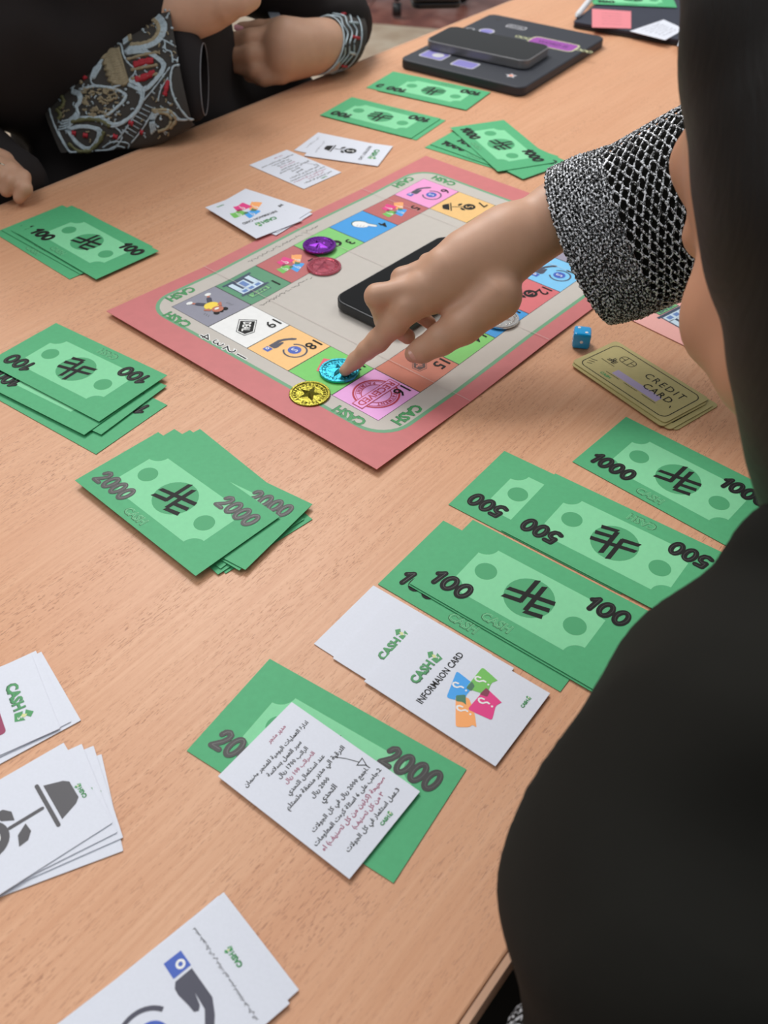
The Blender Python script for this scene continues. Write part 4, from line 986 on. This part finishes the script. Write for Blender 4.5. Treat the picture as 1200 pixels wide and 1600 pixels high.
for t_ in (.23, .49):
    cpar(soft('shoe', [(.0, [('e', W(t_, .29, -.70), (.11, .042, .034), [(-TS, TC, 0), (TC, TS, 0), (0, 0, 1)], .01)])], .006, drk, clip=FZ + .0065))
# knit sleeve -----------------------------------------------------------------
knit = mat('knit_yarn', (120, 120, 122), .38); nt, p = nodes_of(knit); p.inputs['Metallic'].default_value = .25
tc = nt.nodes.new('ShaderNodeTexCoord'); nz = nt.nodes.new('ShaderNodeTexNoise'); nz.inputs['Scale'].default_value = 620; nz.inputs['Detail'].default_value = 2
rr = nt.nodes.new('ShaderNodeValToRGB'); rr.color_ramp.elements[0].position = .46; rr.color_ramp.elements[0].color = srgb(22, 22, 20); rr.color_ramp.elements[1].position = .60; rr.color_ramp.elements[1].color = srgb(216, 218, 222)
nt.links.new(tc.outputs['Object'], nz.inputs['Vector']); nt.links.new(nz.outputs[0], rr.inputs[0]); nt.links.new(rr.outputs[0], p.inputs['Base Color'])
TB = [((862, 264), (956, 506)), ((905, 244), (1002, 496)), ((960, 228), (1050, 474)), ((1010, 200), (1085, 462)), ((1060, 172), (1120, 455)), ((1140, 130), (1200, 440)), ((1240, 100), (1290, 420))]
DP = [.652, .650, .646, .642, .638, .632, .628]
def sleeve_pt(s, th, off=0.0):
    x = s * (len(TB) - 1); i = min(int(x), len(TB) - 2); f = x - i
    t_ = np.array(TB[i][0]) * (1 - f) + np.array(TB[i + 1][0]) * f; b_ = np.array(TB[i][1]) * (1 - f) + np.array(TB[i + 1][1]) * f; d = DP[i] * (1 - f) + DP[i + 1] * f
    Tw, Bw = pt(*t_, d), pt(*b_, d); c = (Tw + Bw) / 2; e1 = (Tw - Bw) / 2; h_ = np.linalg.norm(e1); e1 = e1 / h_
    vw = (CP - c) / np.linalg.norm(CP - c); vw = vw - .45 * M[0] * (1 - s); e2 = vw - e1 * (vw @ e1); e2 /= np.linalg.norm(e2)
    return c + e1 * (h_ + off) * math.cos(th) + e2 * (.036 + off) * math.sin(th)
def sleeve_mesh(s0, s1, off, ns=30, nt_=64, thick=.0012):
    V = []; F_ = []
    for k, o_ in enumerate((off, off - thick)):
        for i in range(ns + 1):
            for j in range(nt_): V.append(sleeve_pt(s0 + (s1 - s0) * i / ns, 2 * PI * j / nt_, o_))
    n1 = (ns + 1) * nt_
    for i in range(ns):
        for j in range(nt_):
            a_, b_, c_, d_ = i * nt_ + j, i * nt_ + (j + 1) % nt_, (i + 1) * nt_ + (j + 1) % nt_, (i + 1) * nt_ + j
            F_ += [(a_, b_, c_, d_), (n1 + d_, n1 + c_, n1 + b_, n1 + a_)]
    for j in range(nt_): F_.append((j, n1 + j, n1 + (j + 1) % nt_, (j + 1) % nt_))
    return V, F_
V, F_ = sleeve_mesh(.015, 1, -.0035); slv = cpar(mesh_obj('black_under_sleeve', V, F_, blk, None, True))
V, F_ = sleeve_mesh(0.004, .30, -.0016); cuffb = cpar(mesh_obj('knit_cuff', V, F_, knit, None, True))
mb = MB(); rs = random.Random(2)
NR = 17
for i in range(NR):                       # ribbed cuff rows
    s = .004 + i * .0175; n_ = 260; P = []; rad = []
    for j in range(n_):
        th = 2 * PI * j / n_; ss = s + .0035 * math.sin(j * 1.35 + i * 1.9) + .002 * (rs.random() - .5)
        P.append(sleeve_pt(max(ss, 0), th, -.0002 + .0006 * math.sin(j * 2.1 + i)))
        rad.append(.00105 + .00035 * math.sin(j * 2.7 + i * 2))
    mb.add(tube(P, rad, 5, True))
o = mb.build('yarn_ribs', knit, None); cpar(o); o['kind'] = 'stuff'
mb = MB(); s = .305; i = 0
while s < .99:                            # openwork rows meeting in a net
    per = 27; n_ = per * 10; P = []; rad = []; amp = .020
    for j in range(n_):
        ph = (j / 10 + (.5 if i % 2 else 0)) % 1.0; tri = (abs(ph - .5) * 4 - 1); tri = max(-1, min(1, tri * 1.5))
        ss = s + amp * tri * .55; P.append(sleeve_pt(min(ss, 1), 2 * PI * j / n_, .0002 + .0004 * rs.random())); rad.append(.00078 + .00045 * abs(math.sin(j * 1.7 + i)))
    mb.add(tube(P, rad, 5, True)); s += .0235; i += 1
o = mb.build('yarn_net', knit, None); cpar(o); o['kind'] = 'stuff'
# second knit cuff below
cpar(soft('second_knit_cuff', [(.0, [('c', pt(858, 1636, .375), pt(900, 1760, .375), .0195, .022, .01)])], .0035, knit))

# ------------------------------------------------------------------ person with embroidered sleeves across the table
personA = empty('person', tuple(W(.71, .99, FZ))); tag(personA, 'person in black abaya with embroidered silver and red sleeves, hands at the far table edge', 'person')
def apar(o): o.parent = personA; o.matrix_parent_inverse = Matrix.Translation(-Vector(personA.location)); return o
dA = .985
rh = chain([pj(225, 40, dA, 34), pj(282, 18, dA, 41), pj(318, 10, dA, 36), pj(350, 2, dA, 32)], .012) + chain([pj(350, 8, dA - .01, 24), pj(378, 4, dA - .012, 17), pj(392, -2, dA - .01, 14), pj(388, -18, dA, 12)], .006) + chain([pj(345, -20, dA, 20), pj(375, -30, dA, 14), pj(380, -55, dA + .01, 11)], .006)
dB = 1.105
lh_palm = [('c', pj(450, 70, dB, 0)[0], pj(505, 70, dB + .02, 0)[0], 40 * dB / FPX, 34 * dB / FPX, .015), ('c', pj(442, 92, dB, 0)[0], pj(500, 85, dB + .02, 0)[0], 34 * dB / FPX, 26 * dB / FPX, .015), ('c', pj(505, 70, dB + .02, 0)[0], pj(524, 46, dB + .075, 0)[0], 33 * dB / FPX, 23 * dB / FPX, .015)]
f1 = chain([pj(430, 58, dB - .004, 19), pj(392, 62, dB - .008, 15), pj(362, 63, dB - .002, 12)], .006)
f2 = chain([pj(430, 86, dB - .004, 20), pj(392, 87, dB - .010, 15), pj(361, 87, dB - .004, 12)], .006)
f3 = chain([pj(432, 106, dB + .0, 19), pj(398, 108, dB - .004, 14), pj(372, 104, dB + .004, 11)], .006)
f4 = chain([pj(440, 116, dB + .0, 15), pj(412, 121, dB + .0, 12), pj(390, 118, dB + .01, 10)], .006)
f5 = chain([pj(440, 45, dB + .0, 16), pj(405, 45, dB + .01, 12), pj(378, 45, dB + .012, 10)], .006)
handsA, Qr = sdf_mesh([(.0, rh)], .0022); hl, Ql = sdf_mesh([(.0, lh_palm), (.008, f5), (.003, f4), (.003, f3), (.003, f2), (.003, f1)], .0022)
hcA = W(.71, .985, .56); R3 = np.array([(TS, -TC, 0), (TC, TS, 0), (0, 0, 1)])
hpA = lambda f, l, u: hcA + R3[0] * f + R3[1] * l + R3[2] * u
armsA = [('c', hcA - (0, 0, .05), W(.71, .99, .36), .05, .055, .02), ('c', W(.71, .99, .36), W(.71, .99, -.2), .10, .12, .05), ('c', W(.54, .98, .32), W(.49, .97, .07), .05, .035, .02), ('c', W(.49, .97, .07), pt(180, 90, 1.02), .035, .026, .02), ('c', pt(180, 90, 1.02), pt(235, 38, .99), .026, .026, .02),
         ('c', W(.88, .98, .32), W(.89, 1.0, .10), .05, .028, .02), ('c', W(.89, 1.0, .10), pt(524, 44, dB + .08), .028, .020, .02), ('c', W(.54, .98, .32), W(.88, .98, .32), .055, .055, .02)]
Vb, Qb = sdf_mesh([(.01, head_prims(hpA, R3)), (.015, armsA)], .006)
V = np.concatenate([handsA, hl, Vb]); Qs = np.concatenate([Qr, Ql + len(handsA), Qb + len(handsA) + len(hl)])
apar(mesh_obj('body', V, Qs, skin, None, True))
nail(pt(373, 42, dB + .003), tocam(pt(373, 42, dB)) + up, pt(372, 44, dB) - pt(390, 46, dB), .0045, .006, apar, mat('pink_nail', (226, 160, 168), .3))
abA = [('c', W(.71, 1.0, -.25), W(.71, .99, .30), .15, .14, .05), ('c', W(.55, .99, .31), W(.87, .99, .31), .075, .075, .04),
       ('c', W(.54, .98, .29), W(.505, .96, .10), .08, .07, .04), ('c', W(.505, .96, .10), pt(110, 170, 1.05), .07, .05, .03), ('c', W(.53, .96, .10), pt(190, 75, 1.05), .07, .045, .03),
       ('c', W(.88, .98, .29), W(.90, 1.0, .12), .08, .06, .04), ('c', W(.90, 1.0, .12), pt(536, 38, 1.19), .06, .038, .02), ('c', pt(520, -30, 1.17), pt(534, 18, 1.165), .045, .032, .02), ('c', W(.49, .925, -.12), W(.90, .925, -.10), .09, .09, .05),
       ('c', W(.62, .95, -.26), W(.60, .62, -.26), .08, .07, .04), ('c', W(.80, .95, -.26), W(.82, .62, -.26), .08, .07, .04), ('c', W(.60, .60, -.26), W(.60, .60, -.68), .07, .07, .04), ('c', W(.82, .60, -.26), W(.82, .60, -.68), .07, .07, .04)]
def folds2(F, X, Y, Z_):
    w_ = np.sin(X * 55 + Y * 20 + Z_ * 30) * .003 + np.sin(X * -28 + Y * 40 + Z_ * 55) * .003
    tt = X * TC + Y * TS; nn = -X * TS + Y * TC                      # keep the cloth clear of the table
    cut = np.minimum(np.minimum(Z_ + .030, .003 - Z_) + 0 * X, nn * -1 + FAR + .008)
    return np.maximum(F + w_, cut)
apar(soft('abaya', [(.02, abA)], .008, blk2, post=folds2))
# headscarf
apar(soft('headscarf', [(.01, [('e', hpA(-.02, 0, .03), (.10, .09, .105), R3, .02), ('c', hpA(-.02, 0, -.06), W(.71, .98, .36), .075, .11, .03)]), (0, [('e', hpA(.085, 0, -.01), (.05, .05, .075), R3, .01)], '-')], .006, blk2))
for t_ in (.60, .82): apar(soft('shoe', [(.0, [('e', W(t_, .53, -.70), (.11, .042, .034), [(-TS, TC, 0), (TC, TS, 0), (0, 0, 1)], .01)])], .008, drk, clip=FZ + .0065))
# embroidered bell sleeve: lofted
TA = [((68, 150), (116, 276)), ((98, 108), (152, 264)), ((148, 60), (202, 246)), ((203, 14), (242, 228)), ((244, -12), (280, 208)), ((264, -22), (302, 195))]
DPA = [1.000, .998, .994, .990, .986, .984]
def slA(s, th, off=0):
    x = s * (len(TA) - 1); i = min(int(x), len(TA) - 2); f = x - i
    t_ = np.array(TA[i][0]) * (1 - f) + np.array(TA[i + 1][0]) * f; b_ = np.array(TA[i][1]) * (1 - f) + np.array(TA[i + 1][1]) * f; d = DPA[i] * (1 - f) + DPA[i + 1] * f
    Tw, Bw = pt(*t_, d), pt(*b_, d); c = (Tw + Bw) / 2; e1 = (Tw - Bw) / 2; h_ = np.linalg.norm(e1); e1 = e1 / h_; e2 = -M[2] - e1 * (-M[2] @ e1); e2 /= np.linalg.norm(e2)
    p = c + e1 * (h_ + off) * math.cos(th) + e2 * (.030 + off) * math.sin(th)
    return p
V = []; F_ = []; ns, nt_ = 24, 48
for o_ in (0, -.0015):
    for i in range(ns + 1):
        for j in range(nt_): V.append(slA(i / ns, 2 * PI * j / nt_, o_))
n1 = (ns + 1) * nt_
for i in range(ns):
    for j in range(nt_):
        a_, b_, c_, d_ = i * nt_ + j, i * nt_ + (j + 1) % nt_, (i + 1) * nt_ + (j + 1) % nt_, (i + 1) * nt_ + j
        F_ += [(a_, b_, c_, d_), (n1 + d_, n1 + c_, n1 + b_, n1 + a_)]
for j in range(nt_): F_.append((ns * nt_ + (j + 1) % nt_, n1 + ns * nt_ + (j + 1) % nt_, n1 + ns * nt_ + j, ns * nt_ + j))
for v_ in V:
    if v_[2] < .0012: v_[2] = .0012
sleeveA = apar(mesh_obj('embroidered_sleeve', V, F_, mat('sleeve_black', (56, 52, 48), .8, bump=.4, bscale=900), None, True))
# black lining hem beyond the embroidery
Lv = []; Lf = []
HT = [((262, -22), (298, 192)), ((290, 20), (312, 188)), ((318, 60), (316, 184)), ((322, 100), (322, 160))]
def lin(s, th, off=0):
    x = s * 2; i = min(int(x), 1); f = x - i; q_ = [((262, -24), (299, 190)), ((292, 30), (312, 187)), ((320, 70), (319, 178))]
    t_ = np.array(q_[i][0]) * (1 - f) + np.array(q_[i + 1][0]) * f; b_ = np.array(q_[i][1]) * (1 - f) + np.array(q_[i + 1][1]) * f
    Tw, Bw = pt(*t_, .992), pt(*b_, .992); c = (Tw + Bw) / 2; e1 = (Tw - Bw) / 2; h_ = np.linalg.norm(e1); e1 = e1 / h_; e2 = -M[2] - e1 * (-M[2] @ e1); e2 /= np.linalg.norm(e2)
    return c + e1 * (h_ + off) * math.cos(th) + e2 * (.022 + off) * math.sin(th)
for o_ in (0, -.0012):
    for i in range(9):
        for j in range(40): Lv.append(lin(i / 8, 2 * PI * j / 40, o_))
for i in range(8):
    for j in range(40):
        a_, b_, c_, d_ = i * 40 + j, i * 40 + (j + 1) % 40, (i + 1) * 40 + (j + 1) % 40, (i + 1) * 40 + j
        Lf += [(a_, b_, c_, d_), (360 + d_, 360 + c_, 360 + b_, 360 + a_)]
for v_ in Lv:
    if v_[2] < .0012: v_[2] = .0012
apar(mesh_obj('sleeve_lining', Lv, Lf, blk2, None, True))
mb = MB(); mb.add(tube([np.array(lin(1, 2 * PI * j / 40, .0003)) for j in range(40)], .0006, 5, True)); apar(mb.build('hem_piping', mat('piping_grey', (120, 120, 124), .5)))
# embroidery stitched on the sleeve surface
tree = BVHTree.FromPolygons([tuple(v_) for v_ in V], [f_ for f_ in F_[:2 * ns * nt_:2]])
def on(px, py, lift=.0006):
    d = pt(px, py, 1.0) - CP; d /= np.linalg.norm(d); h_, n_, _, dist = tree.ray_cast(Vector(CP), Vector(d), 3)
    if h_ is None: 
        h_, n_, _, dist = tree.find_nearest(Vector(pt(px, py, .975)))
    return np.array(h_) - d * lift
def zq(x, y): return (60 + x / 4.2857, y / 4.2857)
def curve(P, k=5):                       # smooth the traced points
    P = np.array(P, float); out = []
    for i in range(len(P) - 1):
        p0, p1, p2, p3 = P[max(i - 1, 0)], P[i], P[i + 1], P[min(i + 2, len(P) - 1)]
        for j in range(k):
            t = j / k; out.append(.5 * ((2 * p1) + (-p0 + p2) * t + (2 * p0 - 5 * p1 + 4 * p2 - p3) * t * t + (-p0 + 3 * p1 - 3 * p2 + p3) * t ** 3))
    out.append(P[-1]); return out
def stitch(mb, P, r=.0012, k=5, lift=.0006):
    pts_ = [on(*zq(*p), lift) for p in curve(P, k)]
    mb.add(tube(pts_, [r * (1 + .25 * math.sin(i * 2.3)) for i in range(len(pts_))], 5))
def shrink(P, f):
    P = np.array(P, float); c = P.mean(0); return [tuple(c + (p - c) * f) for p in P]
sil, gol, red, oli = MB(), MB(), MB(), MB()
big1 = [(575, 300), (570, 230), (600, 160), (650, 110), (720, 85), (800, 95), (850, 150), (850, 220), (800, 290), (700, 330), (580, 340)]
big2 = [(570, 345), (700, 335), (800, 380), (850, 440), (800, 530), (710, 610), (650, 560), (600, 540)]
fan = [(420, 350), (540, 290), (570, 370), (600, 420), (650, 480), (580, 555), (470, 585), (350, 545)]
lef = [(270, 600), (380, 575), (500, 590), (590, 640), (530, 720), (430, 785), (270, 790)]
lef2 = [(600, 545), (700, 600), (690, 700), (620, 790), (500, 850), (400, 800)]
scal = [(130, 600), (180, 540), (230, 560), (230, 600), (280, 620), (290, 680), (260, 720), (270, 780), (200, 850), (130, 870)]
low = [(190, 860), (300, 840), (420, 870), (400, 960), (340, 1010), (250, 960), (190, 870)]
rgt = [(760, 900), (750, 800), (800, 740), (880, 740), (950, 800), (1000, 800)]
for P, fs in ((big1, (1, .93, .86, .79)), (big2, (1, .92, .85)), (fan + [fan[0]], (1,)), (lef, (1, .94)), (lef2, (1, .9, .84)), (scal, (1, .9, .8, .7)), (low, (1, .9, .8)), (rgt, (1, .88, .76))):
    for f_ in fs: stitch(sil, shrink(P, f_))
stitch(sil, [(60, 650), (80, 760), (120, 870), (180, 980), (260, 1090)], .0012)
stitch(sil, [(60, 650), (100, 610), (180, 540), (290, 400), (400, 370), (430, 300), (600, 150), (650, 90), (780, 0)], .0012)
stitch(sil, [(870, 0), (900, 100), (950, 280), (955, 420), (900, 450), (885, 560), (920, 680), (1000, 790), (1050, 800)], .0013)
stitch(sil, [(760, 260), (840, 270), (850, 330), (890, 350), (900, 420)], .001); stitch(sil, [(800, 250), (880, 290), (930, 330), (930, 420)], .001)
for x in (0, 12, 24): stitch(sil, [(435 - x * .2, 345 + x), (425 - x, 430), (370 - x, 530)], .0013)
for P in ([(440, 800), (560, 900), (500, 1000), (380, 1060)], [(430, 990), (500, 950), (600, 960), (600, 1000)], [(440, 1020), (520, 980), (580, 990)], [(130, 870), (200, 1000), (270, 1060), (370, 1060)], [(680, 720), (560, 900), (500, 960)], [(780, 720), (700, 860), (620, 960)], [(880, 450), (800, 560), (700, 680)], [(870, 520), (820, 600), (800, 680)]):
    stitch(sil, P, .0009)
for k in range(8): stitch(sil, [(560 + k * 22, 870 - k * 24), (640 + k * 18, 920 - k * 28)], .0006, 3)
for k in range(7): stitch(sil, [(470 + k * 14, 290 - k * 14), (500 + k * 13, 330 - k * 18)], .0006, 3)
def blob(mb, x, y, r=.0016):
    p = on(*zq(x, y)); mb.add(tube([p - (r, 0, 0), p - (r * .4, 0, -r * .1), p + (r * .4, 0, r * .1), p + (r, 0, 0)], [r * .3, r, r, r * .3], 6))
for x, y in ((680, 130), (720, 150), (700, 200), (660, 190), (585, 600), (600, 690), (520, 770), (470, 800), (780, 770), (820, 800), (800, 850), (895, 190), (910, 240), (890, 280), (850, 70), (830, 40), (860, 120)): blob(sil, x, y)
for k in range(16): stitch(gol, [(430 + k * 4 - (k % 3) * 10, 370 + k * 12), (480 + k * 6, 340 + k * 15), (545 + k * 4, 330 + k * 14)], .0022, 3)
for f_ in (.72, .68, .64): stitch(gol, shrink(big1, f_), .0017)
for y in (0, 1, 2): stitch(gol, [(590, 400 + y * 85), (700, 370 + y * 88), (800, 350 + y * 95)][:3] if y == 0 else [(620, 460 + y * 60 - 50), (720, 440 + y * 60 - 50), (800, 425 + y * 60 - 50)], .0018)
rs = random.Random(9)
for k in range(60):
    x, y = 290 + rs.random() * 250, 590 + rs.random() * 180
    stitch(gol, [(x, y), (x + 12, y + rs.uniform(-14, 14)), (x + 28, y + rs.uniform(-12, 12))], .0012, 3)
for P in ([(770, 750), (850, 760), (890, 800), (860, 860), (800, 880)], [(760, 740), (870, 740), (920, 800), (880, 860)], [(290, 560), (270, 500), (300, 440)]): stitch(gol, P, .0019)
for P in ([(100, 630), (150, 640), (170, 690), (140, 730)], [(130, 800), (150, 770), (120, 730)], [(220, 820), (320, 800), (420, 810), (480, 850)], [(200, 960), (300, 1030), (400, 960), (440, 880)]): stitch(oli, P, .0021)
for P in ([(640, 430), (700, 410), (770, 400)], [(640, 445), (700, 425), (770, 412)], [(650, 540), (720, 520), (770, 490)], [(650, 530), (720, 508), (780, 480)], [(210, 510), (235, 545)], [(300, 490), (315, 530)], [(300, 460), (340, 440)], [(845, 640), (860, 580), (870, 540)], [(850, 600), (865, 560)], [(775, 20), (800, 10), (770, 40)], [(520, 230), (550, 240)], [(430, 330), (460, 335)], [(605, 820), (635, 830)], [(680, 880), (700, 890)], [(500, 910), (530, 920)], [(225, 890), (250, 895)], [(300, 905), (330, 910)]):
    stitch(red, P, .0026, 4)
for k in range(260):
    x, y = 120 + rs.random() * 820, 20 + rs.random() * 940
    if not (y > 620 - x * .95 and y < 1080 - (x - 300) * .32): continue
    if 350 < x < 640 and 300 < y < 560: continue
    a_ = rs.uniform(0, 6.28); stitch(sil if k % 3 else gol, [(x, y), (x + 14 * math.cos(a_), y + 14 * math.sin(a_)), (x + 24 * math.cos(a_ + .5), y + 24 * math.sin(a_ + .5))], .0008, 2)
for nm_, b_, m_ in (('silver_embroidery', sil, silver), ('gold_embroidery', gol, gold), ('red_embroidery', red, redt), ('olive_embroidery', oli, olive)): apar(b_.build(nm_, m_))['kind'] = 'stuff'
# cuff of the other sleeve
def cuffpt(s, th, off=0):
    c = pt(504 + s * 38, 71 - s * 10, dB + .02 + s * .04); ex = (pt(520, 112, dB) - pt(520, 28, dB)); ex /= np.linalg.norm(ex); d = pt(550, 60, dB + .07) - pt(512, 70, dB + .02); d /= np.linalg.norm(d); ey = np.cross(d, ex); ey /= np.linalg.norm(ey)
    return c + ex * (.0350 + .004 * s + off) * math.cos(th) + ey * (.031 + off) * math.sin(th)
V = []; F_ = []
for o_ in (0, -.0015):
    for i in range(7):
        for j in range(36): V.append(cuffpt(i / 6, 2 * PI * j / 36, o_))
for i in range(6):
    for j in range(36):
        a_, b_, c_, d_ = i * 36 + j, i * 36 + (j + 1) % 36, (i + 1) * 36 + (j + 1) % 36, (i + 1) * 36 + j
        F_ += [(a_, b_, c_, d_), (252 + d_, 252 + c_, 252 + b_, 252 + a_)]
for v_ in V:
    if v_[2] < .001: v_[2] = .001
apar(mesh_obj('embroidered_cuff', V, F_, MATS['sleeve_black'], None, True))
sil, red = MB(), MB()
for k, s in enumerate((0, .12, .3, .5, .75)): sil.add(tube([cuffpt(s + (.05 * math.sin(j * .9) if 0 < k < 4 else 0), 2 * PI * j / 60, .0008) for j in range(60)], .0011, 5, True))
for j in range(12):
    th = 2 * PI * j / 12; (red if j % 2 else sil).add(tube([cuffpt(.35 + .3 * t, th + .12 * t, .001) for t in (0, .3, .6, 1)], .0018, 5))
for b_ in (sil, red): 
    for q_ in range(len(b_.v)):
        if b_.v[q_][2] < .0008: b_.v[q_] = (b_.v[q_][0], b_.v[q_][1], .0008)
apar(sil.build('silver_embroidery', silver))['kind'] = 'stuff'; apar(red.build('red_embroidery', redt))['kind'] = 'stuff'
# bits of pale cloth and paper in the lap
o = mesh_obj('folded_paper', [pt(344, 122, 1.19), pt(372, 122, 1.20), pt(382, 138, 1.19), pt(346, 139, 1.18), pt(344, 123, 1.195), pt(372, 123, 1.205), pt(382, 139, 1.195), pt(346, 140, 1.185)], [(0, 1, 2, 3), (7, 6, 5, 4), (0, 4, 5, 1), (1, 5, 6, 2), (2, 6, 7, 3), (3, 7, 4, 0)], mat('pale_blue_paper', (150, 160, 178), .6)); tag(o, 'small pale blue paper held below the hands of the person in embroidered sleeves', 'paper')
mb = MB(); Ps = [pt(418, -20, 1.17), pt(422, 8, 1.165), pt(432, 30, 1.15)]
w_ = np.array([.007, 0, 0]); V = []; 
for p in Ps: V += [p - w_, p + w_, p + w_ + (0, .002, 0), p - w_ + (0, .002, 0)]
F_ = []
for i in range(2):
    for k in range(4): F_.append((i * 4 + k, i * 4 + (k + 1) % 4, i * 4 + 4 + (k + 1) % 4, i * 4 + 4 + k))
F_ += [(3, 2, 1, 0), (8, 9, 10, 11)]
apar(mesh_obj('pale_strap', V, F_, mat('pale_strap', (150, 156, 166), .6)))

# ------------------------------------------------------------------ person at the left edge (fist)
TBX = .10
personB = empty('person', tuple(W(TBX, 1.0, FZ))); tag(personB, 'person in black sleeve with ringed fist resting at the left edge of the table', 'person')
def bpar(o): o.parent = personB; o.matrix_parent_inverse = Matrix.Translation(-Vector(personB.location)); return o
d0 = .885
fB = []
for k, (x, y, r) in enumerate(((36, 275, 11), (16, 264, 13), (-6, 256, 14), (-30, 252, 14))):
    fB.append((.003, chain([pj(x - 14, y - 12, d0 + .014, r), pj(x, y + 2, d0 - .001, r), pj(x + 3, y + 20 - k, d0 - .007, r * .95), pj(x - 6, y + 34 - k, d0 - .004, r * .85)], .004)))
pb = [('c', pt(-2, 268, d0 + .018), pt(-40, 256, d0 + .035), .022, .024, .01), ('c', pt(-40, 256, d0 + .035), pt(-90, 240, .99), .024, .022, .01)]
vb_, qb_ = sdf_mesh([(0, pb)] + fB, .0022, clip=.0006)
hcB = W(TBX, 1.02, .56); hpB = lambda f, l, u: hcB + R3[0] * f + R3[1] * l + R3[2] * u
bb = [('c', hcB - (0, 0, .05), W(TBX, 1.03, .36), .05, .055, .02), ('c', W(TBX, 1.03, .36), W(TBX, 1.03, -.2), .10, .12, .05), ('c', W(.24, 1.0, .32), W(.27, .96, .10), .05, .045, .02), ('c', W(.27, .96, .10), pt(-90, 240, .99), .035, .022, .02), ('c', W(-.05, 1.0, .32), W(.24, 1.0, .32), .055, .055, .02)]
vB2, qB2 = sdf_mesh([(.01, head_prims(hpB, R3)), (.015, bb)], .007)
bpar(mesh_obj('body', np.concatenate([vb_, vB2]), np.concatenate([qb_, qB2 + len(vb_)]), skin, None, True))
mb = MB(); cR = pt(9, 262, d0 - .001); aR = pt(-2, 290, d0) - pt(12, 250, d0); aR /= np.linalg.norm(aR); e1 = np.cross(aR, M[2]); e1 /= np.linalg.norm(e1); e2 = np.cross(aR, e1)
mb.add(tube([cR + .0088 * (math.cos(2 * PI * j / 24) * e1 + math.sin(2 * PI * j / 24) * e2) for j in range(24)], .0009, 6, True)); ro = mb.build('finger_ring', mat('ring_silver', (190, 180, 160), .2, 1)); bpar(ro)
def clipB(F, X, Y, Z_):
    nn = -X * TS + Y * TC; cut = np.minimum(np.minimum(Z_ + .030, .0015 - Z_) + 0 * X, nn * -1 + FAR + .008); return np.maximum(F, cut)
abB = [('c', pt(22, 284, .925), pt(-40, 262, .95), .034, .045, .02), ('c', pt(-40, 262, .95), pt(-70, 250, .965), .045, .052, .02), ('c', pt(-70, 250, .965), pt(-180, 200, 1.02), .052, .06, .02), ('c', pt(-180, 200, 1.02), W(.25, .98, .20), .06, .07, .03), ('c', W(.25, .98, .20), W(.23, 1.0, .32), .07, .075, .03),
       ('c', W(-.04, 1.02, .31), W(.24, 1.02, .31), .075, .075, .04), ('c', W(TBX, 1.03, -.25), W(TBX, 1.02, .30), .14, .13, .05), ('c', W(-.05, 1.0, .30), W(-.07, .97, .05), .07, .06, .03),
       ('c', W(.03, .98, -.26), W(.03, .62, -.26), .08, .07, .04), ('c', W(.18, .98, -.26), W(.18, .62, -.26), .08, .07, .04), ('c', W(.03, .60, -.26), W(.03, .60, -.68), .07, .07, .04), ('c', W(.18, .60, -.26), W(.18, .60, -.68), .07, .07, .04)]
bpar(soft('abaya', [(.02, abB)], .008, blk2, post=clipB))
bpar(soft('headscarf', [(.01, [('e', hpB(-.02, 0, .03), (.10, .09, .105), R3, .02), ('c', hpB(-.02, 0, -.06), W(TBX, 1.01, .36), .075, .11, .03)]), (0, [('e', hpB(.085, 0, -.01), (.05, .05, .075), R3, .01)], '-')], .007, blk2))

# ------------------------------------------------------------------ chairs
def office_chair(loc, rz, label, seatm):
    r = empty('office_chair', loc, rz); tag(r, label, 'chair')
    o = slab('seat', rrect(.46, .44, .08), .42, .49, seatm, r, .02, 3)
    o = slab('backrest', rrect(.42, .05, .02), .55, 1.0, seatm, r, .015, 2); o.location = (0, .24, 0)
    mb = MB(); mb.add(tube([(0, 0, .10), (0, 0, .42)], .025, 12)); mb.build('gas_column', drk, r)
    mb = MB(); mb.add(tube([(0, .15, .42), (0, .24, .46), (0, .26, .60)], .018, 8)); mb.build('back_bracket', drk, r)
    for k in range(5):
        a_ = 2 * PI * k / 5 - Q; c, s = math.cos(a_), math.sin(a_)
        mb = MB(); mb.add(tube([(0, 0, .11), (c * .15, s * .15, .095), (c * .30, s * .30, .075)], [.026, .022, .016], 8)); l_ = mb.build('base_leg', drk, r)
        mb = MB(); mb.add(tube([(c * .30 - s * .018, s * .30 + c * .018, .032), (c * .30 + s * .018, s * .30 - c * .018, .032)], .0255, 16)); mb.build('caster', drk, l_)
    return r
cst = ptz(620, 18, FZ + .03); office_chair((cst[0], cst[1] + .30, FZ + .0065), 0, 'black swivel chair whose caster shows on the red floor at the top', drk)
bpy.context.view_layer.update()
